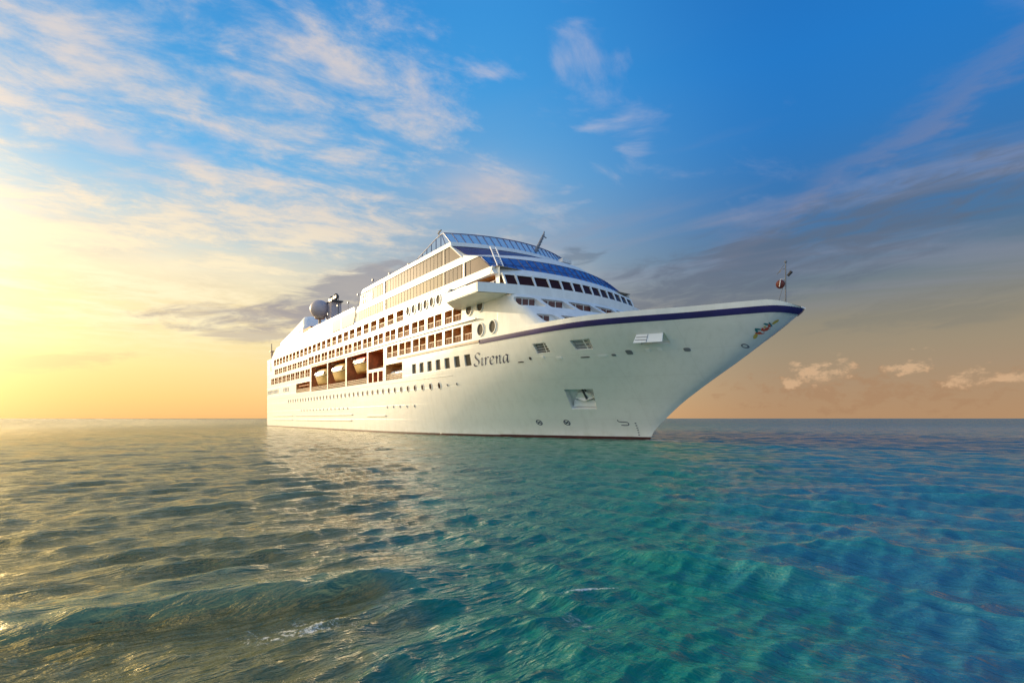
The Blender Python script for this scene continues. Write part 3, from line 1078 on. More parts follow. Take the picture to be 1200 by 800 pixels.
# glass bay aft of the strip, and long parapet to the stern
bm = bmesh.new()
A = [P(-79.0, 12.7, ZS), P(-66.0, 12.7, ZS), P(-64.7, 12.7, 24.6), P(-79.0, 12.7, 24.6)]
side_pane('tinted_window', -78.8, -73.2, -78.8, -73.2, 22.1, 24.6, 'gold', 12.74)
side_pane('tinted_window', -72.6, -65.6, -72.6, -64.2, 22.1, 24.6, 'gold', 12.74)
bm.free()
bm = bmesh.new()
box(bm, -97.0, -79.0, 12.3, 12.75, ZS, 25.3); box(bm, -79.0, -64.9, 12.3, 12.76, 24.62, 25.3); box(bm, -73.15, -72.65, 12.3, 12.78, ZS, 24.6)
a = [P(-141.0, 12.75, ZS), P(-97.0, 12.75, ZS), P(-97.0, 12.75, 25.3), P(-134, 12.75, 24.6), P(-139, 12.75, 22.6)]
hexa(bm, a, [P(p[0], 12.3, p[2]) for p in a])
hexa(bm, [P(p[0], -12.75, p[2]) for p in a], [P(p[0], -12.3, p[2]) for p in a])
box(bm, -97.0, -64.9, -12.75, -12.3, ZS, 25.3)
box(bm, -98, -64.9, 12.2, 12.85, 25.28, 25.42)
fixn(bm); obj('pool_deck_screen', bm, 'white')

# blue windscreen panels round the front (two tiers)
NT = 22
tt = np.linspace(12.7, -12.7, NT + 1)
for a, b in zip(tt, tt[1:]):
    s0a, ka = ring_front(22.05); s0b, kb = ring_front(23.98)
    quad_pane('blue_windscreen', a, b, 22.07, 23.98, s0a, ka, s0b, kb, 'blueglass', -0.03, 0.08, -0.045)
tt = np.linspace(12.5, -12.5, 15)
for a, b in zip(tt, tt[1:]):
    s0a, ka = ring_front(25.06); s0b, kb = ring_front(27.26)
    quad_pane('violet_windscreen', a, b, 25.06, 27.27, s0a, ka, s0b, kb, 'violetglass', -0.03, 0.08, -0.02)
bm = bmesh.new()
tt = np.linspace(12.7, -12.7, NT + 1)
for t in tt:
    s0a, ka = ring_front(22.05); s0b, kb = ring_front(23.98)
    tube(bm, P(arc_s(t, s0a, ka) + 0.09, t, 22.07), P(arc_s(t, s0b, kb) + 0.09, t, 23.98), 0.06, n=5)
for zz in (22.7,):
    for a, b in zip(tt, tt[1:]):
        s0, k = ring_front(zz)
        tube(bm, P(arc_s(a, s0, k) + 0.07, a, zz), P(arc_s(b, s0, k) + 0.07, b, zz), 0.035, n=4)
fixn(bm); obj('windscreen_mullions', bm, 'bluetrim')

# corner frame of the upper glazing
bm = bmesh.new()
tube(bm, P(-25.6, 12.85, 27.4), P(-22.3, 12.85, 24.95), 0.13)
fixn(bm); obj('corner_frame', bm, 'bright')

# roof top, rail with pale blue glass
bm = bmesh.new()
s0, k = ring_front(27.9)
line = [(-60, 12.6)] + [(arc_s(t, s0, k) - 0.1, t) for t in np.linspace(12.7, -12.7, 24)] + [(-60, -12.6)]
A = [P(s, t, 27.85) for s, t in line]
hexa(bm, A, [(p[0], p[1], 27.97) for p in A]); fixn(bm); obj('observation_deck', bm, 'deck')


def roof_path():
    pts = []
    for t in np.linspace(-12.6, 12.6, 25):
        pts.append((arc_s(t, -22.75, 0.0195), t, 27.96, arc_s(t, -24.3, 0.0235), 30.0))
    s_c = pts[-1][0]
    for i in range(1, 8):
        s = s_c - i * 1.5
        top = 30.0 if s > -29.5 else 30.0 - (-29.5 - s) * 0.24
        pts.append((s, 12.6, 27.96, min(s, pts[24][3]) - 0.0 if i > 1 else pts[24][3] - 0.6, top))
    return pts


rp = roof_path()
bmp = bmesh.new()
for a, b in zip(rp, rp[1:]):
    g = 'railglass' if a[1] < 12.5 else 'railglass'
    A = [P(a[0], a[1], a[2]), P(b[0], b[1], b[2]), P(b[3], b[1] * 0.995, b[4] - 0.08), P(a[3], a[1] * 0.995, a[4] - 0.08)]
    if b[1] < 12.65 and a[1] < 12.55:
        bm = bmesh.new(); hexa(bm, A, [(p[0] - 0.04, p[1], p[2]) for p in A]); fixn(bm); obj('glass_rail_panel', bm, g)
    tube(bmp, P(a[3], a[1], a[4]), P(b[3], b[1], b[4]), 0.07, n=5)
for a in rp: tube(bmp, P(a[0], a[1], a[2]), P(a[3], a[1], a[4]), 0.065, n=5)
last = rp[-1]
tube(bmp, P(last[3], 12.6, last[4]), P(last[0] - 1.6, 12.6, 27.9), 0.07)
fixn(bmp); obj('rail_frame', bmp, 'bluetrim')
bm = bmesh.new()
tube(bm, P(-30.0, 12.3, 29.9), P(-30.0, 12.3, 31.0), 0.06); tube(bm, P(-30.3, 12.3, 30.6), P(-29.3, 12.3, 30.9), 0.10)
fixn(bm); obj('roof_light', bm, 'dkgrey')

# white ladder frame in front of the glass
bm = bmesh.new()
LB, LT = Vector(P(-14.3, 12.5, 21.9)), Vector(P(-17.0, 11.8, 25.2))
for off in (0.0, 0.85):
    dv = Vector((0.12 * off, off, 0))
    tube(bm, LB + dv, LT + dv, 0.075)
for q in range(9):
    p = LB.lerp(LT, (q + 0.3) / 9)
    tube(bm, p, p + Vector((0.1, 0.85, 0)), 0.045)
fixn(bm); obj('ladder', bm, 'bright')

# leaning mast on the roof
bm = bmesh.new()
tube(bm, P(-23.3, -0.4, 27.4), P(-24.6, -3.9, 32.3), 0.34, 0.20, n=8)
tube(bm, P(-24.6, -3.9, 32.3), P(-24.7, -4.1, 32.9), 0.12, 0.10, n=6)
tube(bm, P(-24.35, -3.4, 32.0), P(-24.9, -4.7, 32.05), 0.09)
for q in range(6):
    u = 0.2 + 0.12 * q
    p = Vector(P(-23.3, -0.4, 27.4)).lerp(Vector(P(-24.6, -3.9, 32.3)), u)
    tube(bm, p + Vector((0.3, -0.25, 0)), p + Vector((0.3, 0.25, 0)), 0.04)
fixn(bm); obj('leaning_mast', bm, 'grey', smooth=True)
bm = bmesh.new()
box(bm, -23.6, -22.6, -8.2, -6.2, 27.9, 28.5)
tube(bm, P(-20.4, 9, 28.0), P(-20.4, 9, 28.0), 0.05)
fixn(bm); obj('roof_vent', bm, 'white')

# slim antennas along the pool deck
for s, z, h in ((-66.0, 25.2, 3.0), (-72, 25.4, 2.2), (-79, 25.4, 2.8), (-86, 25.4, 2.0), (-58, 27.9, 1.6), (-50, 27.9, 1.0), (-42, 27.9, 0.8)):
    bm = bmesh.new()
    tube(bm, P(s, 11.6, z), P(s, 11.6, z + h), 0.06, 0.04)
    box(bm, s - 0.22, s + 0.22, 11.45, 11.75, z + h, z + h + 0.35)
    fixn(bm); obj('antenna', bm, 'grey')

# funnel casing and deckhouse at the stern
def loft_block(name, secs, m, r=1.2, smooth=True):
    """secs: list of (z, s_aft, s_fwd, half_width)"""
    bm = bmesh.new(); rings = []
    for z, sa, sf, hw in secs:
        pts = []
        rr = min(r, hw * 0.6)
        zz = z if isinstance(z, tuple) else (z, z)
        for cx, cy, a0 in ((sf - rr, hw - rr, 0), (sa + rr, hw - rr, 90), (sa + rr, -hw + rr, 180), (sf - rr, -hw + rr, 270)):
            for k in range(7):
                a = math.radians(a0 + 15 * k)
                s = cx + rr * math.cos(a); t = cy + rr * math.sin(a)
                u = (s - sa) / (sf - sa)
                pts.append(P(s, t, zz[0] * (1 - u) + zz[1] * u))
        rings.append([bm.verts.new(p) for p in pts])
    for a, b in zip(rings, rings[1:]):
        for i in range(len(a)): bm.faces.new((a[i], a[(i + 1) % len(a)], b[(i + 1) % len(a)], b[i]))
    bm.faces.new(rings[0]); bm.faces.new(rings[-1]); fixn(bm)
    return obj(name, bm, m, smooth=smooth, angle=35)


loft_block('funnel_casing', [((22, 22), -144, -111.5, 10.5), ((24.5, 27.6), -144.5, -113.0, 10.3), ((25.6, 29.0), -143.5, -114.5, 9.8)], 'white')
loft_block('funnel', [((24.5, 26), -143, -113.5, 9.8), ((27.4, 31.0), -144.0, -115.2, 9.5), ((28.2, 32.2), -142.5, -116.4, 8.8), ((28.5, 32.5), -141, -117.2, 7.9)], 'bright')
bm = bmesh.new()
for s in (-137, -132, -127): box(bm, s - 1.2, s + 1.2, -1.4, 1.4, 28.0, 30.6)
fixn(bm); obj('exhaust_pipes', bm, 'grey')
bm = bmesh.new()
for s, z in ((-117.5, 27.2), (-116.2, 27.4)): box(bm, s - 0.35, s + 0.35, 9.7, 10.34, z - 0.4, z + 0.5)
fixn(bm); obj('casing_vent', bm, 'line')
# stern post lamp and small davit
bm = bmesh.new()
tube(bm, P(-141.8, 12.4, 18), P(-141.8, 12.4, 24.2), 0.5, 0.35, n=10); box(bm, -142.8, -140.9, 11.8, 13.0, 24.2, 24.55)
tube(bm, P(-142.5, 12.4, 24.5), P(-142.5, 12.4, 27.0), 0.15, n=6)
fixn(bm); obj('stern_mast', bm, 'line')
# orange covers forward of the funnel
bm = bmesh.new(); box(bm, -110, -103, 6.0, 11.0, ZS, 27.2); fixn(bm); obj('pool_bar_cover', bm, 'orange')

# radome on its pedestal
RS, RT = -101.6, 9.0
bm = bmesh.new(); ball(bm, P(RS, RT, 31.7), 2.5, (1, 1, 0.98), 32, 20); fixn(bm); obj('radome', bm, 'radome', smooth=True, angle=180)
bm = bmesh.new()
tube(bm, P(RS, RT, 29.15), P(RS, RT, 29.75), 1.25, 1.4, n=20); tube(bm, P(RS, RT, 24), P(RS, RT, 29.2), 0.38, n=10)
fixn(bm); obj('radome_pedestal', bm, 'line', smooth=True)
# radar tower with two scanners
bm = bmesh.new()
a = [P(-100.5, 7.6, 23), P(-96.6, 7.6, 23), P(-96.6, 4.6, 23), P(-100.5, 4.6, 23)]
b = [P(-101.6, 7.4, 33.2), P(-96.9, 7.4, 33.2), P(-96.9, 4.8, 33.2), P(-101.6, 4.8, 33.2)]
hexa(bm, a, b); fixn(bm); obj('radar_tower', bm, 'radome')
bm = bmesh.new(); box(bm, -102.8, -95.9, 4.6, 7.6, 33.2, 33.5)
for s in (-101.3, -97.6):
    tube(bm, P(s, 6, 33.5), P(s, 6, 34.3), 0.5, 0.35, n=8); box(bm, s - 1.3, s + 1.3, 5.6, 6.4, 34.2, 34.9); ball(bm, P(s + 0.3, 6, 35.0), 0.55, u=10, v=8)
tube(bm, P(-95.6, 6, 28), P(-95.6, 6, 34.0), 0.09)
fixn(bm); obj('radar_scanner', bm, 'dkgrey')

# ------------------------------------------------------------------ bow fittings
bm = bmesh.new()
tube(bm, P(15.4, 0, 12.9), P(15.4, 0, 17.3), 0.075, 0.05, n=8)
tube(bm, P(14.5, 0, 13.0), P(15.4, 0, 16.0), 0.025); tube(bm, P(15.1, 0, 16.8), P(15.4, 0, 16.85), 0.03)
ball(bm, P(15.4, 0, 17.45), 0.13, u=10, v=8)
fixn(bm); fm = obj('bow_mast', bm, 'grey')
bm = bmesh.new(); tube(bm, P(15.55, -0.1, 16.1), P(15.9, -0.1, 16.45), 0.12, 0.16, n=8); fixn(bm); obj('mast_horn', bm, 'dkgrey', parent=fm)
bm = bmesh.new()
c = Vector(P(14.95, 0.1, 15.4)); ball(bm, c, 0.42, (0.95, 0.95, 1.0), 18, 12); fixn(bm)
obj('signal_ball', bm, 'ballred', parent=fm, smooth=True, angle=180)
bm = bmesh.new(); tube(bm, c + Vector((0.10, -0.40, -0.34)), c + Vector((0.20, -0.40, 0.34)), 0.035); tube(bm, P(15.4, 0, 15.9), P(14.95, 0.1, 15.85), 0.02)
fixn(bm); obj('signal_stripe', bm, 'bright', parent=fm)
bm = bmesh.new()
face(bm, [P(14.55, 0.05, 16.45), P(14.9, 0.05, 16.55), P(15.1, 0.05, 16.85), P(14.75, 0.02, 16.6)])
tube(bm, P(14.6, 0.05, 16.4), P(15.3, 0.05, 17.2), 0.02)
fixn(bm); obj('pennant', bm, 'grey', parent=fm)


def decal(bm, pts, off=0.03, mi=0, side=1):
    vs = [bm.verts.new(P(s, side * (B(s, z) + off), z)) for s, z in pts]
    f = bm.faces.new(vs); f.material_index = mi


def decal_stroke(bm, a, b, w, off=0.03, mi=0, side=1, nib=None):
    a, b = Vector(a), Vector(b)
    d = (b - a)
    if d.length < 1e-6: return
    d.normalize()
    n = Vector((-d.y, d.x)) * w / 2 if nib is None else Vector(nib)
    decal(bm, [a - n, b - n, b + n, a + n], off, mi, side)


# ship's name, drawn with a broad nib
def catmull(pts, n=8):
    out = []
    p = [pts[0]] + pts + [pts[-1]]
    for i in range(1, len(p) - 2):
        for k in range(n):
            u = k / n
            q = []
            for c in (0, 1):
                p0, p1, p2, p3 = p[i - 1][c], p[i][c], p[i + 1][c], p[i + 2][c]
                q.append(0.5 * ((2 * p1) + (-p0 + p2) * u + (2 * p0 - 5 * p1 + 4 * p2 - p3) * u * u + (-p0 + 3 * p1 - 3 * p2 + p3) * u ** 3))
            out.append(tuple(q))
    out.append(pts[-1])
    return out


GL = {
    'S': (1.02, [[(0.86, 1.38), (0.78, 1.58), (0.50, 1.64), (0.24, 1.46), (0.24, 1.14), (0.50, 0.86), (0.74, 0.60), (0.74, 0.24), (0.44, 0.0), (0.14, 0.08), (0.04, 0.34)]]),
    'i': (0.52, [[(0.04, 0.80), (0.18, 0.96), (0.24, 0.86), (0.20, 0.40), (0.20, 0.10), (0.30, 0.02), (0.46, 0.18)], [(0.20, 1.34), (0.27, 1.38)]]),
    'r': (0.74, [[(0.04, 0.80), (0.18, 0.96), (0.22, 0.80), (0.20, 0.02)], [(0.21, 0.55), (0.36, 0.86), (0.52, 0.98), (0.66, 0.90)]]),
    'e': (0.82, [[(0.14, 0.44), (0.44, 0.54), (0.62, 0.74), (0.56, 0.95), (0.34, 0.95), (0.14, 0.68), (0.12, 0.30), (0.28, 0.03), (0.50, 0.04), (0.72, 0.24)]]),
    'n': (0.98, [[(0.04, 0.80), (0.18, 0.96), (0.22, 0.80), (0.20, 0.02)], [(0.21, 0.50), (0.38, 0.82), (0.56, 0.97), (0.66, 0.86), (0.64, 0.40), (0.64, 0.10), (0.74, 0.02), (0.88, 0.16)]]),
    'a': (0.95, [[(0.66, 0.86), (0.46, 0.98), (0.22, 0.80), (0.10, 0.40), (0.18, 0.06), (0.36, 0.06), (0.56, 0.34), (0.68, 0.80)], [(0.72, 0.96), (0.66, 0.50), (0.66, 0.12), (0.76, 0.02), (0.90, 0.16)]]),
}
x = -20.5; sc = 1.02; wsc = 1.45
for ch in 'Sirena':
    bm = bmesh.new()
    adv, strokes = GL[ch]
    for stt in strokes:
        pts = catmull(stt) if len(stt) > 2 else stt
        for a, b in zip(pts, pts[1:]):
            f = lambda p: (x + (p[0] + p[1] * 0.20) * wsc, 9.68 + p[1] * sc)
            A, Bp = f(a), f(b)
            nb = (0.115, 0.055)
            decal(bm, [(A[0] - nb[0], A[1] - nb[1]), (A[0] + nb[0], A[1] + nb[1]), (Bp[0] + nb[0], Bp[1] + nb[1]), (Bp[0] - nb[0], Bp[1] - nb[1])], 0.03)
    x += adv * wsc
    obj('name_letter', bm, 'text')

# thruster marks: ring with a cross
for s in (-13.4, -9.7):
    bm = bmesh.new(); n = 20; r = 0.36
    for k in range(n):
        a, b = 2 * math.pi * k / n, 2 * math.pi * (k + 1) / n
        decal(bm, [(s + r * 1.15 * math.cos(a), 2.04 + r * math.sin(a)), (s + r * 1.15 * math.cos(b), 2.04 + r * math.sin(b)),
                   (s + r * .85 * math.cos(b), 2.04 + r * .75 * math.sin(b)), (s + r * .85 * math.cos(a), 2.04 + r * .75 * math.sin(a))], 0.03)
    decal_stroke(bm, (s - 0.3, 1.85), (s + 0.3, 2.22), 0.10); decal_stroke(bm, (s - 0.28, 2.22), (s + 0.28, 1.85), 0.10)
    obj('thruster_mark', bm, 'text')
bm = bmesh.new()   # bulb mark
pts = catmull([(-3.4, 2.42), (-3.35, 2.2), (-2.9, 2.16), (-2.45, 2.12), (-2.3, 1.95), (-2.45, 1.76), (-3.2, 1.76)])
for a, b in zip(pts, pts[1:]): decal_stroke(bm, a, b, 0.09)
obj('bulb_mark', bm, 'text')

# grilles inside the mooring ports
for poly, m2, nbar in ((GRILLE_A, 'dkgrey', 4), (GRILLE_B, 'grey', 3)):
    bm = bmesh.new()
    s0, s1 = poly[0][0], poly[1][0]; z0, z1 = poly[0][1], poly[2][1]
    for k in range(nbar):
        z = z0 + (z1 - z0) * (k + 0.5) / nbar
        decal_stroke(bm, (s0 + 0.15, z), (s1 - 0.25, z), 0.13, -0.22, 0)
    decal_stroke(bm, (s0 + 0.12, z0 + 0.05), (s0 - 0.1, z1 - 0.05), 0.12, 0.02, 1)
    decal_stroke(bm, (s1 - 0.5, z0 + 0.05), (s1 - 0.5, z1 - 0.05), 0.10, 0.02, 1)
    obj('port_grille', bm, [m2, 'bright'])
bm = bmesh.new()
tq = lambda s_, z_: B(s_, 11.38) + (0.42 if z_ < 11 else 0.06)
A = [P(q, tq(q, z_), z_) for q, z_ in ((3.5, 10.45), (6.0, 10.45), (5.9, 11.38), (3.6, 11.38))]
hexa(bm, A, [(p[0], p[1] + 0.08, p[2]) for p in A]); fixn(bm)
obj('sky_catching_panel', bm, 'bright')  # stands in for a bright opening; tilted out below to catch sky light
bm = bmesh.new()
for a_, b_ in (((3.65, 11.05), (4.6, 11.05)), ((3.6, 10.75), (4.6, 10.75)), ((4.65, 10.5), (4.65, 11.33))):
    g_ = lambda p_: P(p_[0], B(p_[0], 11.38) + 0.42 - (p_[1] - 10.45) / 0.93 * 0.36 + 0.03, p_[1])
    tube(bm, g_(a_), g_(b_), 0.03, n=5)
obj('panel_bars', bm, 'grey')
# fairleads and small slots
for s, z, w, h, m2 in ((-11.4, 9.56, 0.95, 0.13, 'dkgrey'), (-9.7, 9.85, 0.3, 0.35, 'dkgrey'), (-7.8, 9.85, 0.4, 0.3, 'bright'), (-5.7, 9.6, 0.7, 0.28, 'bright'),
                       (-2.7, 9.5, 1.0, 0.10, 'dkgrey'), (-0.9, 9.53, 0.9, 0.25, 'bright'), (0.3, 9.56, 0.4, 0.22, 'grey'), (1.9, 9.75, 0.6, 0.45, 'grey'), (3.7, 9.86, 0.4, 0.32, 'bright'), (4.8, 9.88, 0.45, 0.3, 'bright'), (7.2, 9.7, 0.6, 0.35, 'grey')):
    bm = bmesh.new(); n = 12
    o = [(s + w / 2 * math.copysign(abs(math.cos(2 * math.pi * k / n)) ** .6, math.cos(2 * math.pi * k / n)), z + h / 2 * math.copysign(abs(math.sin(2 * math.pi * k / n)) ** .6, math.sin(2 * math.pi * k / n))) for k in range(n)]
    a = [P(q, B(q, y) - 0.02, y) for q, y in o]; b = [P(q, B(q, y) + 0.07, y) for q, y in o]
    hexa(bm, a, b); fixn(bm); obj('fairlead', bm, m2)
# draught marks near the stem
bm = bmesh.new()
for k in range(6):
    decal_stroke(bm, (-1.6, 0.6 + 0.28 * k), (-1.42, 0.6 + 0.28 * k), 0.10)
obj('draught_marks', bm, 'text')
# anchor in its pocket
n = hull_normal(-6.3, 5.0)
def AP(s, z, d): 
    v = Vector(P(s, B(s, z), z)) + n * d
    return v
bm = bmesh.new()
tube(bm, AP(-5.9, 6.0, -0.75), AP(-5.9, 4.75, -0.35), 0.13)
tube(bm, AP(-5.62, 6.0, -0.75), AP(-5.62, 5.5, -0.6), 0.10)
fixn(bm); obj('anchor_shank', bm, 'dkgrey')
bm = bmesh.new()
A = [AP(-7.35, 4.75, -0.55), AP(-6.6, 5.35, -0.5), AP(-5.6, 5.35, -0.5), AP(-4.85, 4.85, -0.5), AP(-6.2, 4.65, -0.1)]
hexa(bm, A, [p - n * 0.35 for p in A]); fixn(bm); obj('anchor_fluke', bm, 'white')
bm = bmesh.new()
A = [AP(-7.9, 3.9, -0.3), AP(-5.3, 3.85, -0.3), AP(-5.1, 4.35, -0.75), AP(-7.7, 4.4, -0.75)]
hexa(bm, A, [p - n * 0.2 for p in A]); fixn(bm); obj('anchor_bed', bm, 'white')

# painted crest on the bow: scroll of red petals, teal curls and a gold tip
bm = bmesh.new()
def petal(c, rx, rz, rot, mi, off=0.05):
    pts = []
    for k in range(14):
        a = 2 * math.pi * k / 14
        x, y = rx * math.cos(a), rz * math.sin(a)
        s_, z_ = c[0] + x * math.cos(rot) - y * math.sin(rot), c[1] + x * math.sin(rot) + y * math.cos(rot)
        pts.append((min(s_, stem(z_) - 0.16), z_))
    decal(bm, pts, off, mi); decal(bm, pts, off, mi, -1)
R35 = math.radians(32)
for (s, z, rx, rz, r, mi, of) in ((13.15, 10.55, .30, .10, R35 + .2, 2, .05), (13.55, 10.80, .30, .10, R35 - .5, 0, .052), (13.85, 10.98, .28, .09, R35 + .5, 0, .054), (14.15, 11.10, .26, .08, R35, 0, .056),
                              (14.45, 11.32, .24, .07, R35 + .5, 0, .058), (13.45, 11.02, .20, .09, R35 + .9, 1, .06), (13.62, 11.12, .20, .07, -.2, 1, .062), (13.78, 10.88, .10, .08, .3, 3, .07),
                              (14.35, 11.50, .17, .08, R35 - .9, 1, .06), (14.60, 11.48, .18, .07, R35 + .9, 1, .062), (14.15, 11.28, .12, .05, R35, 2, .068), (15.0, 11.66, .34, .06, R35, 2, .05), (14.42, 11.20, .07, .05, .2, 3, .07)):
    petal((s, z), rx, rz, r, mi, of)
obj('bow_crest', bm, ['emred', 'emteal', 'emgold', 'bright'])
bm = bmesh.new()
for k in range(14):
    a, b = 2 * math.pi * k / 14, 2 * math.pi * (k + 1) / 14
    decal(bm, [(12.0 + .26 * math.cos(a), 9.75 + .2 * math.sin(a)), (12.0 + .26 * math.cos(b), 9.75 + .2 * math.sin(b)), (12.0 + .16 * math.cos(b), 9.75 + .11 * math.sin(b)), (12.0 + .16 * math.cos(a), 9.75 + .11 * math.sin(a))], 0.03)
obj('bow_ring', bm, 'grey')
# foredeck
bm = bmesh.new()
line = [(s, B(s, 12.75) - 0.15) for s in np.linspace(-13.5, 16.4, 30)]
A = [P(s, t, 13.12) for s, t in line] + [P(s, -t, 13.12) for s, t in line[::-1]]
hexa(bm, A, [(p[0], p[1], 13.16) for p in A]); fixn(bm); obj('foredeck', bm, 'deck')


# ------------------------------------------------------------------ lifeboats (hang in the bays, things of their own)
def lifeboat(s, t, z, L, H, Wd, label, red=False):
    root = bpy.data.objects.new('lifeboat', None); COL.objects.link(root)
    root.location = W(s, t, z); root.rotation_euler = ROOT.rotation_euler
    root['label'] = label; root['category'] = 'lifeboat'; root['group'] = 'lifeboats hanging in the side bays'
    def sec(f, zz):  # half breadth of the hull
        return Wd / 2 * (1 - abs(f) ** 2.6) ** 0.7 * (0.35 + 0.65 * min(1, max(0, zz)) ** 0.5)
    bm = bmesh.new(); N = 22; zl = [0, .12, .3, .55, .8, 1.0]; rings = []
    hz = H * 0.52
    for zz in zl:
        r = []
        ext = L / 2 * (0.86 + 0.14 * zz)
        for sg in (1, -1):
            rng = range(N + 1) if sg == 1 else range(N - 1, 0, -1)
            for i in rng:
                f = -1 + 2 * i / N
                rise = 0.25 * abs(f) ** 3 * H * zz * 0.4
                r.append(bm.verts.new((f * ext, sg * sec(f, zz), zz * hz + rise)))
        rings.append(r)
    for a, b in zip(rings, rings[1:]):
        for i in range(len(a)): bm.faces.new((a[i], a[(i + 1) % len(a)], b[(i + 1) % len(a)], b[i]))
    bm.faces.new(rings[0]); bm.faces.new(rings[-1]); fixn(bm)
    obj('boat_hull', bm, 'cream', root, True, 60)
    bm = bmesh.new(); rings = []
    for q in range(8):
        a = math.pi / 2 * q / 7
        r = []
        ext = L / 2 * 0.93 * (0.55 + 0.45 * math.cos(a))
        for sg in (1, -1):
            rng = range(N + 1) if sg == 1 else range(N - 1, 0, -1)
            for i in rng:
                f = -1 + 2 * i / N
                r.append(bm.verts.new((f * ext, sg * Wd / 2 * 0.94 * (1 - abs(f) ** 3) ** 0.6 * max(0.05, math.cos(a) ** 0.6), hz * 1.06 + (H - hz) * math.sin(a) * 0.95)))
        rings.append(r)
    for a, b in zip(rings, rings[1:]):
        for i in range(len(a)): bm.faces.new((a[i], a[(i + 1) % len(a)], b[(i + 1) % len(a)], b[i]))
    bm.faces.new(rings[0]); bm.faces.new(rings[-1]); fixn(bm)
    can = obj('canopy', bm, ['boatred' if red else 'cream'], root, True, 60)
    if red:
        can['label'] = 'red canopy'
    bm = bmesh.new()
    for k in range(4):
        x = -L * 0.30 + k * L * 0.17
        for sg in (1, -1):
            A = [(x, sg * Wd * 0.475, hz * 1.25), (x + L * 0.10, sg * Wd * 0.475, hz * 1.25), (x + L * 0.10, sg * Wd * 0.42, hz * 1.55), (x, sg * Wd * 0.42, hz * 1.55)]
            hexa(bm, A, [(p[0], p[1] - sg * 0.12, p[2]) for p in A])
    fixn(bm); obj('boat_window', bm, 'bright' if not red else 'cream', root)
    bm = bmesh.new()
    for i in range(N):
        f0, f1 = -1 + 2 * i / N, -1 + 2 * (i + 1) / N
        for sg in (1, -1):
            tube(bm, (f0 * L / 2, sg * (sec(f0, 1) + 0.03), hz * 1.02 + 0.1 * abs(f0) ** 3 * H), (f1 * L / 2, sg * (sec(f1, 1) + 0.03), hz * 1.02 + 0.1 * abs(f1) ** 3 * H), 0.09, n=5)
    fixn(bm); obj('rub_rail', bm, 'dkgrey', root)
    bm = bmesh.new()
    for x in (-L * 0.34, L * 0.34): tube(bm, (x, 0, H * 0.95), (x, 0, H + 0.55), 0.10)
    fixn(bm); obj('lifting_hook', bm, 'dkgrey', root)
    return root


lifeboat(-89.4, 11.2, 10.75, 11.6, 3.9, 3.4, 'cream enclosed lifeboat in the bay nearest the stern')
lifeboat(-76.3, 11.2, 10.9, 11.2, 3.9, 3.4, 'cream enclosed lifeboat in the middle one of the three boat bays')
lifeboat(-63.0, 11.1, 11.9, 10.4, 3.3, 3.3, 'cream lifeboat with a red canopy, hanging highest, in the forward bay', True)

# life raft canisters in the small opening forward of the bays
k = 0
for s in (-47.6, -45.6, -43.6):
    bm = bmesh.new()
    tube(bm, (-0.8, 0, 0.45), (0.8, 0, 0.45), 0.45, n=16); tube(bm, (-0.35, 0, 0.45), (-0.28, 0, 0.45), 0.48, n=16); tube(bm, (0.28, 0, 0.45), (0.35, 0, 0.45), 0.48, n=16)
    ball(bm, (-0.8, 0, 0.45), 0.45, (0.4, 1, 1), 16, 8); ball(bm, (0.8, 0, 0.45), 0.45, (0.4, 1, 1), 16, 8)
    fixn(bm)
    root = obj('raft_canister', bm, 'bright', None, True)
    root.location = W(s, 11.6, 10.15); root.rotation_euler = ROOT.rotation_euler
    root['label'] = ['white life raft canister in the small side opening, the one nearest the stern', 'white life raft canister between two others in the small side opening', 'white life raft canister in the small side opening, the one nearest the bow'][k]
    root['category'] = 'raft canister'; root['group'] = 'life raft canisters in the side opening'
    k += 1
bm = bmesh.new(); box(bm, -48.6, -42.3, 10.9, 12.3, 9.4, 10.13); fixn(bm); obj('raft_rack', bm, 'line')


# ------------------------------------------------------------------ sea
def wave_tiles(size, N, theta, spread, peak, rms_slope, seed, cuts):
    """random sea surface on a periodic square: list of (height, dx, dy) per cut-off wavelength"""
    rng = np.random.RandomState(seed)
    k1 = 2 * np.pi * np.fft.fftfreq(N, size / N)
    KX, KY = np.meshgrid(k1, k1, indexing='ij')
    K = np.hypot(KX, KY); K[0, 0] = 1e-6
    kp = 2 * np.pi / peak
    ang = np.arctan2(KY, KX) - theta
    D = np.abs(np.cos(ang)) ** spread * (np.cos(ang) > 0) + 0.015
    S = K ** -4.15 * np.exp(-1.2 * (kp / K) ** 3) * D
    S *= 1 + 1.6 * np.exp(-((K / kp - 1.1) / 0.35) ** 2)
    S[0, 0] = 0
    h = (rng.normal(size=(N, N)) + 1j * rng.normal(size=(N, N))) * np.sqrt(S)
    full = np.fft.ifft2(1j * KX * h).real, np.fft.ifft2(1j * KY * h).real
    h *= rms_slope / math.sqrt((full[0] ** 2 + full[1] ** 2).mean())
    out = []
    for c in cuts:
        f = np.exp(-(K * c / (2 * np.pi)) ** 4)
        hc = h * f
        out.append(tuple(x.astype(np.float32) for x in (np.fft.ifft2(hc).real, np.fft.ifft2(1j * KX / K * hc).real, np.fft.ifft2(1j * KY / K * hc).real)))
    return out


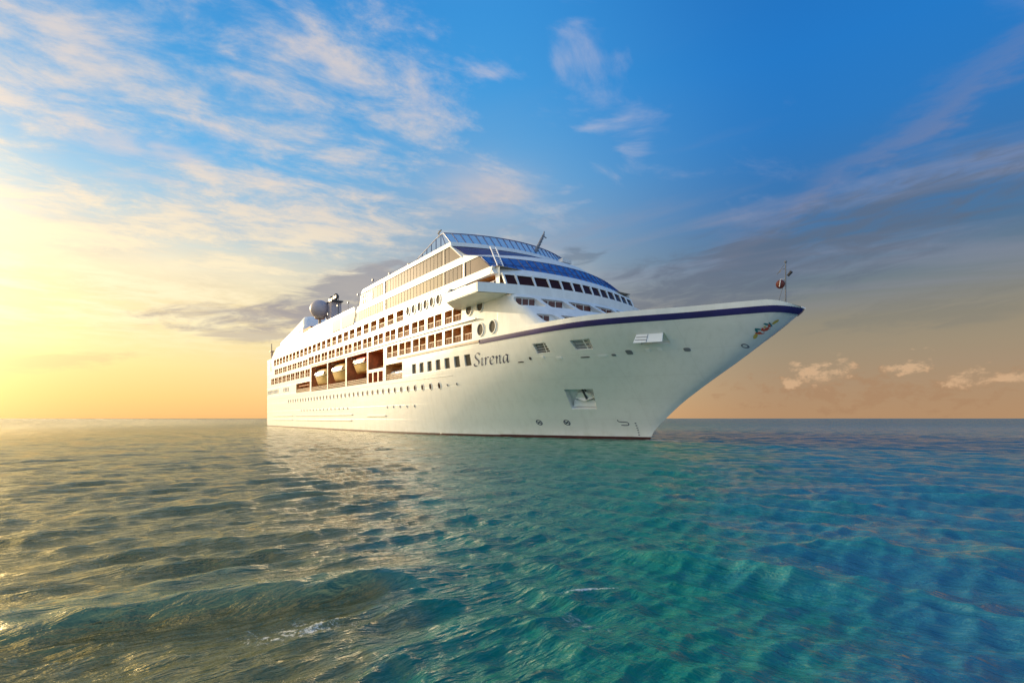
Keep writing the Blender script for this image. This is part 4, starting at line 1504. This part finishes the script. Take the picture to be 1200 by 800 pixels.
def build_sea():
    # angles measured from +Y, fine in front
    a_f = np.arange(-76, 76.001, 0.17)
    a_b = np.linspace(76, 284, 70)[1:-1]
    ang = np.radians(np.concatenate([a_f, a_b]))
    r = [1.4]
    while r[-1] < 20000:
        q = 1.0068 if r[-1] < 400 else (1.02 if r[-1] < 1500 else 1.08)
        r.append(r[-1] * q)
    r = np.array(r)
    A, Rr = np.meshgrid(ang, r)
    X = Rr * np.sin(A); Y = Rr * np.cos(A); Zh = np.zeros_like(X); DX = np.zeros_like(X); DY = np.zeros_like(X)
    back = (np.abs(np.arctan2(X, Y)) > math.radians(75))
    dr = Rr * 0.0068 + 0.004 + back * Rr * 0.05
    blend = 1 / (1 + np.exp(-(X - 0.12 * Y + 0.5) / (1.2 + 0.10 * np.abs(Y))))     # 0 left, 1 right
    cuts = [0.05, 0.10, 0.2, 0.4, 0.8, 1.6, 3.2, 6.4, 12.8, 400.0]
    lev = np.clip(np.log2(np.maximum(dr * 2.6, 0.05001) / 0.05), 0, 8.99)
    l0 = np.floor(lev).astype(int); fr = (lev - l0).astype(np.float32)

    def sample(tiles, size, gain):
        nonlocal Zh, DX, DY
        N = tiles[0][0].shape[0]
        fx = (X / size % 1.0) * N; fy = (Y / size % 1.0) * N
        ix = np.floor(fx).astype(int) % N; iy = np.floor(fy).astype(int) % N
        tx = (fx - np.floor(fx)).astype(np.float32); ty = (fy - np.floor(fy)).astype(np.float32)
        ix1 = (ix + 1) % N; iy1 = (iy + 1) % N
        res = [np.zeros_like(X) for _ in range(3)]
        for L in range(len(tiles)):
            w = np.where(l0 == L, 1 - fr, np.where(l0 + 1 == L, fr, 0)) * gain
            m = w > 0
            if not m.any(): continue
            a_, b_, c_, d_ = ix[m], iy[m], ix1[m], iy1[m]; u_, v_ = tx[m], ty[m]
            for q_ in range(3):
                T = tiles[L][q_]
                res[q_][m] += w[m] * ((T[a_, b_] * (1 - u_) + T[c_, b_] * u_) * (1 - v_) + (T[a_, d_] * (1 - u_) + T[c_, d_] * u_) * v_)
        Zh += res[0]; DX += res[1] * 0.95; DY += res[2] * 0.95
    th_l, th_r = math.radians(-50), math.radians(-125)
    sample(wave_tiles(46.0, 1024, th_l, 26, 1.9, 0.27, 5, cuts), 46.0, 1 - blend)
    sample(wave_tiles(39.0, 1024, th_r, 10, 2.4, 0.31, 9, cuts), 39.0, blend)
    sample(wave_tiles(17.3, 1024, math.radians(-58), 10, 0.60, 0.22, 13, cuts), 17.3, np.ones_like(X))
    # calmer lee in front of the ship
    # world-space swells seen in the photograph
    def ridge(p, q_, h, w_front, w_back, bend=0.0, taper=0.35):
        nonlocal Zh
        p, q_ = np.array(p), np.array(q_)
        d = q_ - p; Ld = np.hypot(*d); d = d / Ld; nn = np.array((d[1], -d[0]))    # toward the camera
        u = ((X - p[0]) * d[0] + (Y - p[1]) * d[1]) / Ld
        v = (X - p[0]) * nn[0] + (Y - p[1]) * nn[1]
        v = v - bend * np.sin(np.pi * np.clip(u, 0, 1)) - 0.12 * np.sin(u * 9.0) - 0.07 * np.sin(u * 23 + 1)
        e = np.clip(u / taper, 0, 1) * np.clip((1 - u) / taper, 0, 1)
        e = e * e * (3 - 2 * e) if np.ndim(e) else e
        prof = np.where(v > 0, np.exp(-(v / w_front) ** 2), np.exp(-(np.abs(v) / w_back) ** 1.4))
        Zh += h * prof * e
    ridge((-8.5, 5.0), (0.2, 9.0), 0.25, 0.30, 1.3, 0.22, 0.30)
    ridge((-3.6, 5.0), (1.6, 8.6), 0.07, 0.25, 0.7, -0.1, 0.4)
    ridge((0.0, 7.2), (2.4, 7.9), 0.07, 0.22, 0.8, 0.0, 0.4)
    ridge((1.5, 10.5), (6.0, 6.2), 0.17, 0.5, 1.1, -0.3, 0.4)
    ridge((4.5, 11.5), (12.5, 8.0), 0.20, 0.6, 1.5, 0.2, 0.4)
    ridge((-14, 12), (-2, 19), 0.10, 0.5, 1.5, 0.2, 0.4)
    ridge((-9, 9), (-2.2, 12.8), 0.09, 0.35, 1.2, 0.2, 0.4)
    n_r, n_a = X.shape
    co = np.stack([X + DX, Y + DY, Zh], -1).reshape(-1, 3).astype(np.float32)
    co = np.vstack([co, [[0, 0, -0.05]]]).astype(np.float32)
    i = np.arange(n_r - 1)[:, None] * n_a; j = np.arange(n_a)[None, :]; j2 = (j + 1) % n_a
    quads = np.stack([i + j, i + n_a + j, i + n_a + j2, i + j2], -1).reshape(-1, 4)
    quads = quads[:, ::-1]
    tri = np.stack([np.full(n_a, n_r * n_a), np.arange(n_a), (np.arange(n_a) + 1) % n_a], -1)[:, ::-1]
    me = bpy.data.meshes.new('sea')
    me.vertices.add(len(co)); me.vertices.foreach_set('co', co.ravel())
    nl = quads.size + tri.size
    me.loops.add(nl); me.loops.foreach_set('vertex_index', np.concatenate([quads.ravel(), tri.ravel()]).astype(np.int32))
    npoly = len(quads) + len(tri)
    me.polygons.add(npoly)
    starts = np.concatenate([np.arange(len(quads)) * 4, quads.size + np.arange(len(tri)) * 3]).astype(np.int32)
    me.polygons.foreach_set('loop_start', starts)
    me.polygons.foreach_set('use_smooth', np.ones(npoly, dtype=bool))
    me.update(calc_edges=True)
    if me.polygons[len(quads) // 2].normal.z < 0: me.flip_normals()
    at = me.attributes.new('crest', 'FLOAT', 'POINT')
    cr = np.concatenate([Zh.ravel(), [0]]).astype(np.float32)
    at.data.foreach_set('value', cr)
    o = bpy.data.objects.new('sea', me); COL.objects.link(o)
    o['kind'] = 'structure'

    m = bpy.data.materials.new('sea_water'); m.use_nodes = True
    nt = m.node_tree; b = nt.nodes['Principled BSDF']
    geo = nt.nodes.new('ShaderNodeNewGeometry')
    sp = nt.nodes.new('ShaderNodeSeparateXYZ'); nt.links.new(geo.outputs['Position'], sp.inputs[0])
    PX, PY, PZ = (E_(nt, sp.outputs[k]) for k in range(3))
    flat = combine(nt, PX, PY, 0.0)
    wob = (noise(nt, flat, 0.25, 4, 0.6) - 0.5)
    wob2 = (noise(nt, flat, 1.1, 5, 0.65) - 0.5)
    ratio = PX / (PY.max(0.5) + 2.0)             # camera-direction zones; the left one carries added gold reflection
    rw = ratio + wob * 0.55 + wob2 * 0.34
    olive = (0.075, 0.085, 0.028, 1); teal = (0.002, 0.138, 0.105, 1); blue = (0.018, 0.125, 0.200, 1)  # olive mixes some reflected gold sky into the left body colour
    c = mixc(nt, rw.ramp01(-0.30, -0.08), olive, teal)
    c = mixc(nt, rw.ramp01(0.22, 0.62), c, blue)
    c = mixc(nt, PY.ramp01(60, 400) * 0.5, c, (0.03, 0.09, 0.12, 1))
    # thin green where the crest is thin
    at_n = nt.nodes.new('ShaderNodeAttribute'); at_n.attribute_name = 'crest'
    ht = E_(nt, at_n.outputs['Fac'])
    c = mixc(nt, ht.ramp01(0.02, 0.25) * 0.35, c, (0.01, 0.22, 0.18, 1))
    # foam: lacy patches in a few places
    lace = noise(nt, combine(nt, PX * 1.0, PY * 1.0, 0.0), 6.5, 8, 0.72, 1.2)
    lace2 = noise(nt, flat, 22.0, 5, 0.7, 0.6)
    def spot(x, y, wx, wy, rot=0.0):
        cr_, sr_ = math.cos(rot), math.sin(rot)
        u = (PX - x) * cr_ + (PY - y) * sr_; v = (PY - y) * cr_ - (PX - x) * sr_
        d = (u / wx) * (u / wx) + (v / wy) * (v / wy)
        return (d * -1.0).exp()
    foam = ((lace - 0.5) * 1.6 + (lace2 - 0.5) * 0.7 + spot(-2.6, 6.2, 0.8, 0.45, 0.5) * 0.36).ramp01(0.30, 0.52) * spot(-2.6, 6.2, 1.1, 0.65, 0.5).ramp01(0.12, 0.6) * 0.8
    f2 = ((lace2 - 0.5) * 1.8 + (lace - 0.5) * 1.2 + spot(1.15, 7.62, 0.62, 0.06, 0.42) * 0.75).ramp01(0.42, 0.75) * spot(1.15, 7.60, 0.75, 0.10, 0.42).ramp01(0.1, 0.5) * 0.9
    f3 = (lace + spot(0.9, 6.5, 0.8, 0.3, 2.2) * 0.25).ramp01(0.74, 0.84) * 0.35 * spot(0.9, 6.5, 0.9, 0.4, 2.2)
    # thin white wash at the stem and along the boot top
    sx, sy = X0, Z0
    f4 = (lace2 * 0.7 + spot(sx + 1.0, sy - 0.6, 2.6, 0.9, -0.5) * 0.5).ramp01(0.55, 0.75) * spot(sx + 1.0, sy - 0.6, 3.2, 1.1, -0.5).ramp01(0.15, 0.5)
    far = noise(nt, combine(nt, PX * 0.4, PY * 1.5, 0.0), 1.4, 6, 0.7).ramp01(0.70, 0.78) * PY.ramp01(9, 20) * (1.0 - PY.ramp01(50, 120)) * 0.25 * ht.ramp01(0.0, 0.06)
    # lapping wash along the hull, in the ship's own coordinates
    gx, gy = PX - X0, PY - Z0
    su = (gx * ST - gy * CT) * -1.0; tv = (gx * CT + gy * ST).op('ABSOLUTE')
    hw = (1.0 - ((su.max(0.0) / 18.0).pow(1.3) * -1.0).exp()) * 12.75
    gap = tv - hw
    wash = ((lace - 0.5) * 2.0 + (lace2 - 0.5) * 1.0 + 0.45).ramp01(0.35, 0.75) * (1.0 - gap.ramp01(0.15, 0.9)) * gap.ramp01(-3.0, -0.5) * su.ramp01(-2.0, 1.0) * (1.0 - su.ramp01(144, 150))
    fo = foam.max(f2).max(f3).max(f4).max(far).max(wash * 0.55)
    c = mixc(nt, fo, c, (0.72, 0.76, 0.76, 1))
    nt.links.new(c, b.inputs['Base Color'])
    rough = (fo * 0.5 + 0.08 + PY.ramp01(25, 200) * 0.15)
    nt.links.new(rough.k, b.inputs['Roughness'])
    ior = 1.50 + (1.0 - rw.ramp01(-0.32, -0.10)) * 0.95 + rw.ramp01(0.10, 0.45) * 0.34  # raised on the left for a stronger sky reflection
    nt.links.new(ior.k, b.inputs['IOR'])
    nt.links.new(mixc(nt, rw.ramp01(-0.32, -0.08), (1.0, 0.85, 0.42, 1), (1, 1, 1, 1)), b.inputs['Specular Tint'])  # gold of the low sky put into the left water's reflection colour
    # ripples
    warp = combine(nt, PX + wob2 * 0.5, PY * 1.0, 0.0)
    mk = rw.ramp01(0.0, 0.30)
    def crests(ux, uy, sc_, det, seed, across=1.0, along=0.30):
        # noise drawn out along a crest direction (ux, uy)
        n_ = noise(nt, combine(nt, (PX * ux + PY * uy) * along, (PX * uy - PY * ux) * across, seed), sc_, det, 0.62, 0.5)
        return 1.0 - ((n_ - 0.5) * 2.0).op('ABSOLUTE')          # sharp crested
    rl = crests(0.72, 0.69, 2.3, 6, 1.0) * 1.0 + crests(0.85, 0.52, 7.0, 4, 2.0) * 0.28
    rr = crests(0.80, -0.60, 2.3, 6, 3.0) * 1.0 + crests(0.95, -0.30, 7.0, 4, 4.0) * 0.28
    rc = rl * (1.0 - mk) + rr * mk
    r2 = noise(nt, combine(nt, PX * 0.8, PY * 1.2, 0.0), 16.0, 5, 0.62, 0.3)
    r3 = noise(nt, combine(nt, PX * 0.5, PY * 1.0, 4.0), 0.55, 4, 0.6)
    r2f = 1.0 - PY.ramp01(15, 60)
    r4 = noise(nt, combine(nt, PX * 0.6 + PY * 0.2, PY * 1.0, 7.0), 0.16, 5, 0.62)
    r2l = noise(nt, combine(nt, (PX * 0.80 + PY * 0.60) * 0.32, (PX * 0.60 - PY * 0.80) * 1.25, 2.0), 6.0, 4, 0.55, 0.4)
    r2r = noise(nt, combine(nt, (PX * 0.85 - PY * 0.52) * 0.32, (PX * -0.52 - PY * 0.85) * 1.25, 5.0), 6.0, 4, 0.55, 0.4)
    r2b = r2l * (1.0 - mk) + r2r * mk
    hgt = rc * (PY.ramp01(7, 35) * 0.085 + 0.028) + r2b * 0.085 + r2 * 0.006 * r2f + r3 * 1.5 * PY.ramp01(25, 90) + r4 * 9.0 * PY.ramp01(70, 260)
    bp = nt.nodes.new('ShaderNodeBump'); bp.inputs['Strength'].default_value = 1.0; bp.inputs['Distance'].default_value = 1.0
    nt.links.new(hgt.k, bp.inputs['Height']); nt.links.new(bp.outputs[0], b.inputs['Normal'])
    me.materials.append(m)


build_sea()
